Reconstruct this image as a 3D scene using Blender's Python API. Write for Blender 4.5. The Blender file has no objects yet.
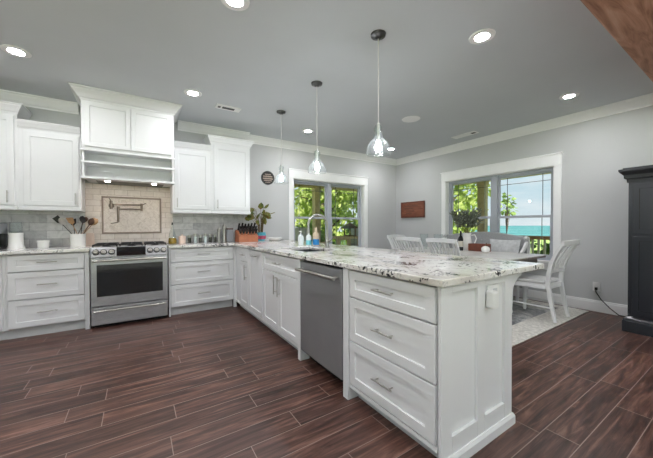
import bpy, bmesh, math, random
from mathutils import Vector, Matrix, Euler
C = bpy.context.scene
COL = C.collection
PI = math.pi

# ------------------------------------------------------------------ camera
cam_d = bpy.data.cameras.new('camera')
cam = bpy.data.objects.new('camera', cam_d)
COL.objects.link(cam)
cam_d.sensor_fit = 'HORIZONTAL'; cam_d.sensor_width = 36.0
cam_d.lens = 36.0 * 292.77 / 653.0
cam_d.clip_start = 0.02; cam_d.clip_end = 9000
cam.matrix_world = (Matrix.Translation((0, 0, 1.1618)) @ Matrix.Rotation(-0.574035, 4, 'Z')
                    @ Matrix.Rotation(PI / 2 - 0.011169, 4, 'X') @ Matrix.Rotation(-0.002911, 4, 'Z'))
C.camera = cam

# ------------------------------------------------------------------ exposure, world, sun
C.view_settings.view_transform = 'Standard'
C.view_settings.look = 'None'
C.view_settings.gamma = 1.0
C.view_settings.use_curve_mapping = False
C.view_settings.exposure = 0.08
C.cycles.use_denoising = True
C.cycles.max_bounces = 10
C.cycles.diffuse_bounces = 6
C.cycles.transparent_max_bounces = 24
C.cycles.sample_clamp_indirect = 6.0
C.cycles.caustics_reflective = False
C.cycles.caustics_refractive = False

DOWNLIGHT = 430.0       # radiance of the recessed lamp lenses
BULB = 200.0             # radiance of the pendant bulbs

def lin(h):
    h = h.lstrip('#'); o = []
    for i in (0, 2, 4):
        c = int(h[i:i + 2], 16) / 255
        o.append(c / 12.92 if c <= .04045 else ((c + .055) / 1.055) ** 2.4)
    return (o[0], o[1], o[2], 1.0)

world = bpy.data.worlds.new('sky'); C.world = world
world.use_nodes = True
nt = world.node_tree; nt.nodes.clear()
_o = nt.nodes.new('ShaderNodeOutputWorld'); _b = nt.nodes.new('ShaderNodeBackground')
_tc = nt.nodes.new('ShaderNodeTexCoord'); _s = nt.nodes.new('ShaderNodeSeparateXYZ')
nt.links.new(_tc.outputs['Generated'], _s.inputs[0])
_r = nt.nodes.new('ShaderNodeValToRGB')
_e = _r.color_ramp.elements
_e[0].position = 0.0; _e[0].color = lin('#e3eff4')
_e[1].position = 1.0; _e[1].color = lin('#5f9fd0')
_x = _e.new(0.10); _x.color = lin('#cbe4ee')
_x = _e.new(0.35); _x.color = lin('#a9d2e6')
nt.links.new(_s.outputs['Z'], _r.inputs[0])
_m = nt.nodes.new('ShaderNodeMapping'); _m.inputs['Scale'].default_value = (1.3, 1.3, 7.0)
nt.links.new(_tc.outputs['Generated'], _m.inputs[0])
_n = nt.nodes.new('ShaderNodeTexNoise'); _n.inputs['Scale'].default_value = 2.6; _n.inputs['Detail'].default_value = 7
_n.inputs['Roughness'].default_value = .58
nt.links.new(_m.outputs[0], _n.inputs['Vector'])
_cr = nt.nodes.new('ShaderNodeValToRGB'); _cr.color_ramp.elements[0].position = .46; _cr.color_ramp.elements[1].position = .70
nt.links.new(_n.outputs['Fac'], _cr.inputs[0])
_mx = nt.nodes.new('ShaderNodeMix'); _mx.data_type = 'RGBA'
nt.links.new(_cr.outputs[0], _mx.inputs['Factor']); nt.links.new(_r.outputs[0], _mx.inputs['A'])
_mx.inputs['B'].default_value = lin('#f4f8fa')
nt.links.new(_mx.outputs['Result'], _b.inputs['Color'])
_b.inputs['Strength'].default_value = 0.95
nt.links.new(_b.outputs[0], _o.inputs[0])

sun_d = bpy.data.lights.new('sun', 'SUN'); sun_d.energy = 11.5; sun_d.angle = math.radians(1.0)
sun_d.color = (1.0, .95, .86)
sun = bpy.data.objects.new('sun', sun_d); COL.objects.link(sun)
sun.rotation_euler = (math.radians(48), 0, math.radians(-48))

# ------------------------------------------------------------------ mesh helpers
class MB:
    def __init__(s): s.v = []; s.f = []
    def add(s, vs, fs):
        b = len(s.v); s.v += [tuple(v) for v in vs]; s.f += [tuple(i + b for i in f) for f in fs]; return s
    def box(s, x0, x1, y0, y1, z0, z1):
        return s.add([(x0,y0,z0),(x1,y0,z0),(x1,y1,z0),(x0,y1,z0),(x0,y0,z1),(x1,y0,z1),(x1,y1,z1),(x0,y1,z1)],
                     [(0,3,2,1),(4,5,6,7),(0,1,5,4),(1,2,6,5),(2,3,7,6),(3,0,4,7)])
    def lathe(s, c, prof, n=24, closed=False):
        """prof: list of (r, z) from bottom to top, about a vertical axis through c"""
        vs = []; fs = []; cx, cy, cz = c
        rings = []
        for r, z in prof:
            if r < 1e-6: rings.append([len(vs)]); vs.append((cx, cy, cz + z))
            else:
                rings.append(list(range(len(vs), len(vs) + n)))
                vs += [(cx + r * math.cos(2*PI*i/n), cy + r * math.sin(2*PI*i/n), cz + z) for i in range(n)]
        pairs = list(zip(rings[:-1], rings[1:]))
        if closed: pairs.append((rings[-1], rings[0]))
        for a, b in pairs:
            for i in range(n):
                j = (i + 1) % n
                if len(a) == 1 and len(b) == 1: continue
                if len(a) == 1: fs.append((a[0], b[j], b[i]))
                elif len(b) == 1: fs.append((a[i], a[j], b[0]))
                else: fs.append((a[i], a[j], b[j], b[i]))
        if not closed:
            if len(rings[0]) > 1: fs.append(tuple(reversed(rings[0])))
            if len(rings[-1]) > 1: fs.append(tuple(rings[-1]))
        return s.add(vs, fs)
    def tube(s, pts, r, n=10, r1=None):
        """round bar along pts; r may be a list"""
        P = [Vector(p) for p in pts]; m = len(P)
        R = r if isinstance(r, (list, tuple)) else ([r] * m if r1 is None else [r + (r1 - r) * i / (m - 1) for i in range(m)])
        sec = [(math.cos(2*PI*i/n), math.sin(2*PI*i/n)) for i in range(n)]
        return s.sweep(P, [[(a*R[k], b*R[k]) for a, b in sec] for k in range(m)])
    def sweep(s, pts, secs, up=(0, 0, 1)):
        """sweep a 2D section (or a list, one per point) along 3D points"""
        P = [Vector(p) for p in pts]; m = len(P)
        if not isinstance(secs[0][0], (list, tuple)): secs = [secs] * m
        n = len(secs[0]); vs = []; fs = []
        ref = Vector(up)
        for k in range(m):
            t = (P[min(k+1, m-1)] - P[max(k-1, 0)]).normalized()
            if k == 0:
                if abs(t.dot(ref)) > .93: ref = Vector((0, 1, 0)) if abs(t.y) < .9 else Vector((1, 0, 0))
                u = ref.cross(t).normalized()
            else: u = (u - t * u.dot(t)).normalized()
            w = t.cross(u)
            vs += [P[k] + u * a + w * b for a, b in secs[k]]
        for k in range(m - 1):
            for i in range(n):
                j = (i + 1) % n
                fs.append((k*n+i, k*n+j, (k+1)*n+j, (k+1)*n+i))
        fs.append(tuple(reversed(range(n)))); fs.append(tuple(range((m-1)*n, m*n)))
        return s.add(vs, fs)
    def bar(s, pts, w, t, up=(0, 0, 1)):
        return s.sweep(pts, [(-w/2, -t/2), (w/2, -t/2), (w/2, t/2), (-w/2, t/2)], up)
    def prism(s, poly, axis, a, b):
        """poly of 2D points in the plane across `axis`, pushed from a to b"""
        f = {'x': lambda p, q: (q, p[0], p[1]), 'y': lambda p, q: (p[0], q, p[1]), 'z': lambda p, q: (p[0], p[1], q)}[axis]
        n = len(poly)
        vs = [f(p, a) for p in poly] + [f(p, b) for p in poly]
        fs = [tuple(range(n)), tuple(range(2*n-1, n-1, -1))] + [(i, (i+1) % n, n+(i+1) % n, n+i) for i in range(n)]
        return s.add(vs, fs)
    def moulding(s, path, prof, side=1):
        """mitred moulding: path of (x,y), prof closed polygon of (out, z); side 1 = out to the left of travel"""
        n = len(prof); m = len(path); vs = []; fs = []
        P = [Vector((p[0], p[1])) for p in path]
        for k in range(m):
            dirs = []
            if k > 0: dirs.append((P[k] - P[k-1]).normalized())
            if k < m-1: dirs.append((P[k+1] - P[k]).normalized())
            nn = [Vector((-d.y, d.x)) * side for d in dirs]
            mit = nn[0] if len(nn) == 1 else (nn[0] + nn[1]) / (1 + nn[0].dot(nn[1]))
            vs += [(P[k].x + mit.x*d, P[k].y + mit.y*d, z) for d, z in prof]
        for k in range(m - 1):
            for i in range(n):
                j = (i+1) % n
                fs.append((k*n+i, k*n+j, (k+1)*n+j, (k+1)*n+i))
        fs.append(tuple(range(n))); fs.append(tuple(range(m*n-1, (m-1)*n-1, -1)))
        return s.add(vs, fs)
    def panel(s, fn, u0, u1, z0, z1, t=.02, fw=.055, rec=.009):
        """shaker panel: fn(u, d, z) -> point; d = out from the face"""
        iu0, iu1, iz0, iz1 = u0+fw, u1-fw, z0+fw, z1-fw; e = .003
        R = lambda a, b, c, d, dep: [fn(a, dep, c), fn(b, dep, c), fn(b, dep, d), fn(a, dep, d)]
        vs = R(u0, u1, z0, z1, 0) + R(u0, u1, z0, z1, t-.002) + R(u0+.002, u1-.002, z0+.002, z1-.002, t) \
            + R(iu0, iu1, iz0, iz1, t) + R(iu0+e, iu1-e, iz0+e, iz1-e, t-rec)
        fs = [(3, 2, 1, 0)]
        for a, b in ((0, 4), (4, 8), (8, 12), (12, 16)):
            fs += [(a+i, a+(i+1) % 4, b+(i+1) % 4, b+i) for i in range(4)]
        fs.append((16, 17, 18, 19))
        return s.add(vs, fs)

INFO = {}
def build(name, mb, mat, parent=None, smooth=False, bevel=0, seg=2, sub=0):
    me = bpy.data.meshes.new(name)
    vs = mb.v
    root = parent
    while root is not None and root.parent is not None: root = root.parent
    if root is not None and root.name in INFO:
        loc, local = INFO[root.name]
        if not local: vs = [(a - loc[0], b - loc[1], c - loc[2]) for a, b, c in vs]
    me.from_pydata(vs, [], mb.f)
    bm = bmesh.new(); bm.from_mesh(me)
    bmesh.ops.recalc_face_normals(bm, faces=bm.faces)
    bm.to_mesh(me); bm.free()
    if smooth:
        me.polygons.foreach_set('use_smooth', [True] * len(me.polygons))
        try: me.set_sharp_from_angle(angle=math.radians(42))
        except Exception: pass
    me.materials.append(mat)
    o = bpy.data.objects.new(name, me); COL.objects.link(o)
    if parent is not None: o.parent = parent
    if bevel:
        m = o.modifiers.new('edge', 'BEVEL'); m.width = bevel; m.segments = seg; m.limit_method = 'ANGLE'; m.angle_limit = math.radians(40)
    if sub:
        m = o.modifiers.new('soft', 'SUBSURF'); m.levels = sub; m.render_levels = sub
    return o

def thing(name, label, cat, loc=(0, 0, 0), rz=0, group=None, local=False):
    o = bpy.data.objects.new(name, None); COL.objects.link(o)
    o.empty_display_size = .1
    o.location = loc; o.rotation_euler = (0, 0, rz)
    o['label'] = label; o['category'] = cat
    if group: o['group'] = group
    INFO[o.name] = (loc, local)
    return o
def tag(o, label, cat, group=None, kind=None):
    o['label'] = label; o['category'] = cat
    if group: o['group'] = group
    if kind: o['kind'] = kind
    return o
def struct(name, mb, mat, parent=None, **k):
    o = build(name, mb, mat, parent, **k)
    if parent is None: o['kind'] = 'structure'
    return o
def sroot(name, loc=(0, 0, 0)):
    o = bpy.data.objects.new(name, None); COL.objects.link(o); o['kind'] = 'structure'; o.location = loc
    INFO[o.name] = (loc, False); return o
def dup(root, loc, rz=0, label=None):
    r = root.copy(); COL.objects.link(r); r.location = loc; r.rotation_euler = (0, 0, rz)
    if label: r['label'] = label
    for ch in list(root.children):
        c = ch.copy(); COL.objects.link(c); c.parent = r
        for g in list(ch.children):
            d = g.copy(); COL.objects.link(d); d.parent = c
    return r

# ------------------------------------------------------------------ materials
MATS = {}
class NT:
    def __init__(s, name):
        s.m = bpy.data.materials.new(name); s.m.use_nodes = True
        s.t = s.m.node_tree; s.t.nodes.clear()
        s.out = s.t.nodes.new('ShaderNodeOutputMaterial')
    def n(s, typ, **k):
        nd = s.t.nodes.new('ShaderNode' + typ)
        for a, v in k.items():
            if a.startswith('_'): setattr(nd, a[1:], v)
            else:
                key = a.replace('__', ' ')
                nd.inputs[key].default_value = v
        return nd
    def l(s, a, b): s.t.links.new(a, b)
    def ramp(s, fac, stops, interp='LINEAR'):
        r = s.t.nodes.new('ShaderNodeValToRGB'); cr = r.color_ramp; cr.interpolation = interp
        cr.elements[0].position, cr.elements[0].color = stops[0]
        cr.elements[1].position, cr.elements[1].color = stops[-1]
        for p, c in stops[1:-1]:
            e = cr.elements.new(p); e.color = c
        s.l(fac, r.inputs[0]); return r.outputs[0]
    def mix(s, fac, a, b, mode='MIX'):
        m = s.t.nodes.new('ShaderNodeMix'); m.data_type = 'RGBA'; m.blend_type = mode
        for sock, v in ((m.inputs['Factor'], fac), (m.inputs['A'], a), (m.inputs['B'], b)):
            if hasattr(v, 'links'): s.l(v, sock)
            else: sock.default_value = v
        return m.outputs['Result']
    def coords(s, scale=(1, 1, 1), rot=(0, 0, 0), loc=(0, 0, 0)):
        tc = s.t.nodes.new('ShaderNodeTexCoord'); mp = s.t.nodes.new('ShaderNodeMapping')
        mp.inputs['Scale'].default_value = scale; mp.inputs['Rotation'].default_value = rot; mp.inputs['Location'].default_value = loc
        s.l(tc.outputs['Object'], mp.inputs[0]); return mp.outputs[0]
    def bsdf(s, color, rough=.5, metal=0, bump=None, bstr=.2, bdist=.01, **k):
        p = s.t.nodes.new('ShaderNodeBsdfPrincipled')
        for sock, v in (('Base Color', color), ('Roughness', rough), ('Metallic', metal)):
            if hasattr(v, 'links'): s.l(v, p.inputs[sock])
            else: p.inputs[sock].default_value = v
        for a, v in k.items(): p.inputs[a.replace('__', ' ')].default_value = v
        if bump is not None:
            b = s.t.nodes.new('ShaderNodeBump'); b.inputs['Strength'].default_value = bstr; b.inputs['Distance'].default_value = bdist
            s.l(bump, b.inputs['Height']); s.l(b.outputs[0], p.inputs['Normal'])
        s.l(p.outputs[0], s.out.inputs[0]); return s.m

def plain(name, hexc, rough=.5, metal=0, var=.06, scale=6, bstr=0, bscale=60, **k):
    """a painted or moulded surface with slight tonal variation"""
    t = NT(name); c = lin(hexc)
    nz = t.n('TexNoise', Scale=scale, Detail=4.0); t.l(t.coords(), nz.inputs['Vector'])
    d = tuple(x * (1 - var) for x in c[:3]) + (1,); u = tuple(min(1, x * (1 + var)) for x in c[:3]) + (1,)
    col = t.ramp(nz.outputs['Fac'], [(.3, d), (.7, u)])
    bump = None
    if bstr:
        n2 = t.n('TexNoise', Scale=bscale, Detail=3.0); t.l(t.coords(), n2.inputs['Vector']); bump = n2.outputs['Fac']
    return t.bsdf(col, rough, metal, bump, bstr, .004, **k)

M = {}
M['wall'] = plain('grey wall paint', '#c3c4c4', .7, var=.02, scale=2, bstr=.06, bscale=180)
M['ceiling'] = plain('grey ceiling paint', '#ccd0d3', .75, var=.02, scale=2, bstr=.05, bscale=150)
M['trim'] = plain('white trim paint', '#f2f2f2', .4, var=.015)
M['cab'] = plain('white cabinet paint', '#e2e3e4', .33, var=.012, scale=3)
M['kick'] = plain('toe kick board', '#c9cbcc', .6)
M['dark_gap'] = plain('black kick plate', '#131313', .6)
M['nickel'] = plain('brushed nickel', '#b9b7b2', .28, 1.0, scale=40)
M['bronzed'] = plain('warm dark nickel', '#85776c', .32, 1.0, var=.05)
M['chrome'] = plain('bright chrome', '#d5d7d8', .1, 1.0, var=.01)
M['black'] = plain('black plastic', '#0e0f11', .35)
M['iron'] = plain('cast iron', '#1b1b1c', .55, var=.2, scale=50)
M['hutch'] = plain('charcoal furniture paint', '#2a2d32', .26, var=.02, scale=4)
M['chairwhite'] = plain('white chair paint', '#e2e3e3', .45, var=.03)
M['seatpad'] = plain('pale grey seat', '#c9c9c8', .7, var=.05, scale=30)
M['ceramic'] = plain('white ceramic', '#efeeeb', .2, var=.01)
M['fabric'] = plain('grey linen', '#a9aaab', .95, var=.12, scale=90, bstr=.3, bscale=300)
M['pillow'] = plain('light grey pillow cloth', '#cbcccd', .95, var=.12, scale=25, bstr=.3, bscale=300)
M['plastic'] = plain('white plastic', '#e9e9e8', .35, var=.01)
M['lamp_trim'] = plain('white lamp trim', '#f0f0ef', .4, var=.01)
M['porch'] = plain('tan porch timber', '#d2bca0', .7, var=.15, scale=9)
M['soffit'] = plain('pale porch soffit', '#dcc6a6', .7, var=.1, scale=9)
M['deck'] = plain('weathered deck boards', '#c4bdb2', .8, var=.18, scale=7)
M['patio_cushion'] = plain('dusk grey outdoor cushion', '#b6b7bd', .9, var=.12, scale=30)
M['rail'] = plain('brown railing', '#c09474', .6, var=.1)
M['balus'] = plain('pale balusters', '#e9e4d6', .6, var=.05)
M['vinyl'] = plain('shaded white vinyl sash', '#b4b8c1', .35, var=.01)  # shade on the white sashes is put into this grey
M['bronze'] = plain('dark muntin bar', '#5a5d60', .4, var=.04)
M['clay'] = plain('pink clay jar', '#e0c9bb', .5, var=.04)
M['copper'] = plain('orange cherry wood block', '#ab6a4a', .4, var=.14, scale=14)
M['spoonwood'] = plain('spoon beech wood', '#a9845c', .5, var=.15, scale=20)
M['darkspoon'] = plain('dark walnut wood', '#5a4032', .5, var=.2, scale=20)
M['boxwood'] = plain('reddish brown wood box', '#6e3a28', .5, var=.22, scale=16)
M['bottle'] = plain('dark wine bottle glass', '#15181a', .12, var=.02)
M['label'] = plain('cream paper label', '#cfcabd', .7, var=.03)
M['blue'] = plain('blue dish soap', '#2f86c9', .2, var=.03)
M['teal'] = plain('aqua soap', '#76c7cf', .2, var=.04)
M['orange_cap'] = plain('orange soap top', '#d0bda6', .3, var=.04)
M['clearish'] = plain('milky bottle', '#dfe6e6', .15, var=.02)
M['oil'] = plain('golden cooking oil', '#9a7a1e', .12, var=.05)
M['red'] = plain('pink red pot glaze', '#b8536c', .35, var=.12, scale=30)
M['aqua'] = plain('turquoise pot glaze', '#4fa6b8', .35, var=.2, scale=30)
M['stem'] = plain('plant stem', '#6b5a3f', .7, var=.12)
M['trunk'] = plain('tree bark', '#5d4e40', .9, var=.25, scale=14, bstr=.6, bscale=20)
M['vent_dark'] = plain('vent slot shadow', '#3b3c3e', .6)
M['pewter'] = plain('dark pewter', '#5d5d5c', .35, 1.0)
M['signblack'] = plain('black sign board', '#2b2a2a', .6, var=.1)
M['signtan'] = plain('sign lettering tan', '#b3a294', .6, var=.05)
M['spice'] = plain('dark peppercorns', '#3a342f', .4, var=.3, scale=60)
M['canister'] = plain('slate grey canister', '#8f9296', .35, var=.05)

def emis(name, hexc, st):
    t = NT(name); e = t.n('Emission', Color=lin(hexc), Strength=st); t.l(e.outputs[0], t.out.inputs[0]); return t.m
M['lens'] = emis('lit downlight lens', '#fbfbff', DOWNLIGHT)
M['bulb'] = emis('lit bulb', '#f8f9ff', BULB)
M['fill_bulb'] = emis('added fill uplight bulb', '#f9faff', 1150.0)  # for the uplights added out of view to lift the ceiling
M['hoodlens'] = emis('lit hood lamp', '#fff2e6', 110.0)

def thin_glass(name, tint='#ffffff', refl=1.0, seeds=False):
    t = NT(name)
    tr = t.n('BsdfTransparent', Color=lin(tint)); gl = t.n('BsdfGlossy', Roughness=.02)
    fr = t.n('LayerWeight', Blend=.5)
    pw = t.n('Math', _operation='POWER'); pw.inputs[1].default_value = 3.5; t.l(fr.outputs['Facing'], pw.inputs[0])
    mu = t.n('Math', _operation='MULTIPLY_ADD'); mu.inputs[1].default_value = .75*refl; mu.inputs[2].default_value = .03*refl
    t.l(pw.outputs[0], mu.inputs[0])
    sh = t.n('MixShader'); t.l(mu.outputs[0], sh.inputs[0]); t.l(tr.outputs[0], sh.inputs[1]); t.l(gl.outputs[0], sh.inputs[2])
    if seeds:
        v = t.n('TexVoronoi', Scale=70.0); t.l(t.coords(), v.inputs['Vector'])
        b = t.n('Bump', Strength=.5, Distance=.004); t.l(v.outputs['Distance'], b.inputs['Height']); t.l(b.outputs[0], gl.inputs['Normal'])
        df = t.n('BsdfTranslucent', Color=(.9, .92, .93, 1)); m2 = t.n('MixShader'); m2.inputs[0].default_value = .010
        t.l(sh.outputs[0], m2.inputs[1]); t.l(df.outputs[0], m2.inputs[2]); t.l(m2.outputs[0], t.out.inputs[0])
    else: t.l(sh.outputs[0], t.out.inputs[0])
    return t.m
M['pane'] = thin_glass('window glass', '#fcfdfd', .55)
M['shade'] = thin_glass('seeded clear glass', '#f9fbfb', 1.0, True)
M['clear'] = thin_glass('clear glass', '#fafcfc', .9)

# wood-look plank tile floor
def m_floor():
    t = NT('dark plank tile floor')
    co0 = t.coords(loc=(0.35, -.717 + .157*8, 0))
    sp = t.n('SeparateXYZ'); t.l(co0, sp.inputs[0])
    dv = t.n('Math', _operation='DIVIDE'); dv.inputs[1].default_value = .157; t.l(sp.outputs['Y'], dv.inputs[0])
    fl = t.n('Math', _operation='FLOOR'); t.l(dv.outputs[0], fl.inputs[0])
    wn = t.n('TexWhiteNoise', _noise_dimensions='1D'); t.l(fl.outputs[0], wn.inputs['W'])
    ma = t.n('Math', _operation='MULTIPLY_ADD'); ma.inputs[1].default_value = .95; t.l(wn.outputs['Value'], ma.inputs[0]); t.l(sp.outputs['X'], ma.inputs[2])
    cb = t.n('CombineXYZ'); t.l(ma.outputs[0], cb.inputs['X']); t.l(sp.outputs['Y'], cb.inputs['Y']); co = cb.outputs[0]
    def brick(c1, c2, mo):
        b = t.n('TexBrick', Scale=1.0, Color1=c1, Color2=c2, Mortar=mo)
        b.inputs['Mortar Size'].default_value = .0022; b.inputs['Brick Width'].default_value = .95; b.inputs['Row Height'].default_value = .157
        b.inputs['Mortar Smooth'].default_value = .1
        b.offset = 0.0; t.l(co, b.inputs['Vector']); return b
    rnd = brick((0, 0, 0, 1), (1, 1, 1, 1), (.5, .5, .5, 1))
    rv = t.n('SeparateColor'); t.l(rnd.outputs['Color'], rv.inputs[0])
    cx = t.n('CombineXYZ'); mu = t.n('Math', _operation='MULTIPLY'); mu.inputs[1].default_value = 23.0
    t.l(rv.outputs[0], mu.inputs[0]); t.l(mu.outputs[0], cx.inputs['Z']); t.l(mu.outputs[0], cx.inputs['X'])
    va = t.n('VectorMath', _operation='ADD'); t.l(t.coords(), va.inputs[0]); t.l(cx.outputs[0], va.inputs[1])
    mp = t.n('Mapping', Scale=(1.2, 13.0, 1.0)); t.l(va.outputs[0], mp.inputs[0])
    n1 = t.n('TexNoise', Scale=1.9, Detail=9.0, Roughness=.6, Distortion=.8); t.l(mp.outputs[0], n1.inputs['Vector'])
    mp2 = t.n('Mapping', Scale=(1.5, 48.0, 1.0)); t.l(va.outputs[0], mp2.inputs[0])
    n2 = t.n('TexNoise', Scale=2.0, Detail=5.0, Roughness=.6); t.l(mp2.outputs[0], n2.inputs['Vector'])
    base = t.ramp(n1.outputs['Fac'], [(.30, lin('#2c1c18')), (.43, lin('#452e28')), (.56, lin('#60433a')), (.74, lin('#8b6a5f'))])
    fine = t.ramp(n2.outputs['Fac'], [(.32, (.72, .70, .70, 1)), (.62, (1.0, 1.0, 1.0, 1))])
    c = t.mix(.8, base, fine, 'MULTIPLY')
    tone = t.ramp(rv.outputs[0], [(0, (.80, .79, .80, 1)), (1, (1.22, 1.18, 1.15, 1))])
    c = t.mix(1.0, c, tone, 'MULTIPLY')
    c = t.mix(rnd.outputs['Fac'], c, lin('#8d7a72'))
    rr = t.ramp(n1.outputs['Fac'], [(.2, (.30, .30, .30, 1)), (.8, (.44, .44, .44, 1))])
    return t.bsdf(c, rr, 0, n2.outputs['Fac'], .12, .004)
M['floor'] = m_floor()

def m_granite():
    t = NT('white speckled granite'); co = t.coords()
    n0 = t.n('TexNoise', Scale=3.2, Detail=6.0, Roughness=.6, Distortion=.6)
    t.l(t.coords(scale=(1, .55, 1), rot=(0, 0, .5)), n0.inputs['Vector'])
    base = t.ramp(n0.outputs['Fac'], [(.30, lin('#b4aea6')), (.42, lin('#d6d2cb')), (.52, lin('#e8e6e3')), (.72, lin('#f0efee'))])
    n1 = t.n('TexNoise', Scale=30.0, Detail=7.0, Roughness=.7, Distortion=.5)
    t.l(t.coords(scale=(1, .6, 1), rot=(0, 0, .5)), n1.inputs['Vector'])
    spots = t.ramp(n1.outputs['Fac'], [(.56, (0, 0, 0, 1)), (.66, (1, 1, 1, 1))])
    c = t.mix(spots, base, lin('#8d8b89'))
    n2 = t.n('TexNoise', Scale=46.0, Detail=4.0, Roughness=.6); t.l(co, n2.inputs['Vector'])
    n3 = t.n('TexNoise', Scale=6.5, Detail=3.0); t.l(co, n3.inputs['Vector'])
    mm = t.n('Math', _operation='MULTIPLY'); t.l(n2.outputs['Fac'], mm.inputs[0]); t.l(n3.outputs['Fac'], mm.inputs[1])
    dark = t.ramp(mm.outputs[0], [(.300, (0, 0, 0, 1)), (.335, (1, 1, 1, 1))])
    c = t.mix(dark, c, lin('#26272b'))
    return t.bsdf(c, .12, 0, Specular__IOR__Level=.55)
M['granite'] = m_granite()

def m_tile(name, w, h, c1, c2, mo, rough, axis='xz', rot=0, var=.5, scale=5, mort=.0035, stops=None):
    t = NT(name)
    tc = t.n('TexCoord'); sp = t.n('SeparateXYZ'); t.l(tc.outputs['Object'], sp.inputs[0])
    cb = t.n('CombineXYZ')
    t.l(sp.outputs['X' if axis[0] == 'x' else 'Y'], cb.inputs['X']); t.l(sp.outputs['Z'], cb.inputs['Y'])
    mp = t.n('Mapping', Rotation=(0, 0, rot), Location=(.03, -.914 % h, 0)); t.l(cb.outputs[0], mp.inputs[0])
    b = t.n('TexBrick', Scale=1.0, Color1=lin(c1), Color2=lin(c2), Mortar=lin(mo))
    b.inputs['Mortar Size'].default_value = mort; b.inputs['Brick Width'].default_value = w; b.inputs['Row Height'].default_value = h
    b.inputs['Mortar Smooth'].default_value = .2
    b.offset = .5 if rot == 0 else 0; t.l(mp.outputs[0], b.inputs['Vector'])
    n = t.n('TexNoise', Scale=scale, Detail=7.0, Roughness=.65, Distortion=1.2); t.l(mp.outputs[0], n.inputs['Vector'])
    v = t.ramp(n.outputs['Fac'], stops or [(.3, (.72, .72, .73, 1)), (.5, (.95, .95, .95, 1)), (.72, (1.12, 1.12, 1.12, 1))])
    c = t.mix(1.0, b.outputs['Color'], v, 'MULTIPLY')
    inv = t.n('Math', _operation='SUBTRACT'); inv.inputs[0].default_value = 1; t.l(b.outputs['Fac'], inv.inputs[1])
    return t.bsdf(c, rough, 0, inv.outputs[0], .4, .003)
M['marble'] = m_tile('grey marble subway tile', .30, .098, '#d8d7d6', '#b9b9b9', '#aeaeae', .25, scale=9)
M['marble_side'] = M['marble']
M['beige'] = m_tile('beige stone subway tile', .15, .074, '#efe7e0', '#e6dcd3', '#cfc3b9', .45, scale=14,
                    stops=[(.3, (.9, .88, .86, 1)), (.7, (1.06, 1.05, 1.04, 1))])
M['beige_diag'] = m_tile('diagonal tumbled stone tile', .10, .10, '#efe6de', '#e9dfd6', '#e2d7cd', .5, rot=PI/4, scale=26,
                         stops=[(.36, (.80, .77, .74, 1)), (.5, (.98, .97, .96, 1)), (.7, (1.08, 1.08, 1.08, 1))])
M['beige_trim'] = plain('stone pencil trim', '#98877b', .45, var=.12, scale=18)

def m_steel():
    t = NT('brushed stainless steel')
    n = t.n('TexNoise', Scale=4.0, Detail=4.0); t.l(t.coords(scale=(3, 3, 140)), n.inputs['Vector'])
    c = t.ramp(n.outputs['Fac'], [(.3, lin('#a6a7aa')), (.7, lin('#c2c3c6'))])
    r = t.ramp(n.outputs['Fac'], [(.3, (.26, .26, .26, 1)), (.7, (.38, .38, .38, 1))])
    return t.bsdf(c, r, .95)
M['steel'] = m_steel()
M['dwsteel'] = plain('dishwasher steel', '#97989a', .42, .55, var=.03)
M['basin'] = plain('satin sink steel', '#6f7275', .3, .9, var=.05)
def m_darkglass():
    t = NT('smoked oven glass'); n = t.n('TexNoise', Scale=2.0); t.l(t.coords(), n.inputs['Vector'])
    c = t.ramp(n.outputs['Fac'], [(.3, lin('#101214')), (.7, lin('#17191c'))]); return t.bsdf(c, .06, 0, Specular__IOR__Level=.7)
M['ovenglass'] = m_darkglass()

def m_wood(name, stops, scale=(1.2, 14, 14), rough=.55, sc=2.0, dist=1.5):
    t = NT(name); n = t.n('TexNoise', Scale=sc, Detail=8.0, Roughness=.62, Distortion=dist); t.l(t.coords(scale=scale), n.inputs['Vector'])
    c = t.ramp(n.outputs['Fac'], [(p, lin(h)) for p, h in stops])
    return t.bsdf(c, rough, 0, n.outputs['Fac'], .3, .006)
M['beam'] = m_wood('rustic cedar timber', [(.28, '#6b3f2e'), (.42, '#946650'), (.55, '#b08069'), (.75, '#c9a08a')], (.8, 7, 7))
M['tabletop'] = m_wood('whitewashed table top', [(.28, '#aeaba7'), (.5, '#cfcdca'), (.75, '#e0dedb')], (9, .8, 9), .35)
M['tableedge'] = m_wood('grey brown table apron', [(.28, '#5f5650'), (.5, '#776d66'), (.75, '#8d847d')], (9, .8, 9), .5)
M['signwood'] = m_wood('red brown sign wood', [(.28, '#5a2f22'), (.5, '#7f4a36'), (.75, '#9a6650')], (12, 1.2, 12), .5)

def m_rug():
    t = NT('distressed grey rug'); co = t.coords()
    n = t.n('TexNoise', Scale=2.2, Detail=9.0, Roughness=.68, Distortion=1.4); t.l(co, n.inputs['Vector'])
    c = t.ramp(n.outputs['Fac'], [(.34, lin('#5e6062')), (.46, lin('#8d8e8f')), (.55, lin('#b4b3b0')), (.68, lin('#d2d0cb'))])
    v = t.n('TexVoronoi', Scale=55.0); t.l(co, v.inputs['Vector'])
    sp = t.ramp(v.outputs['Distance'], [(.1, (.82, .82, .82, 1)), (.7, (1.08, 1.08, 1.08, 1))])
    c = t.mix(1.0, c, sp, 'MULTIPLY'); return t.bsdf(c, .98, 0, v.outputs['Distance'], .5, .004)
M['rug'] = m_rug()
M['rugborder'] = plain('cream rug border', '#cbc8c1', .98, var=.22, scale=38, bstr=.5, bscale=150)

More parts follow.
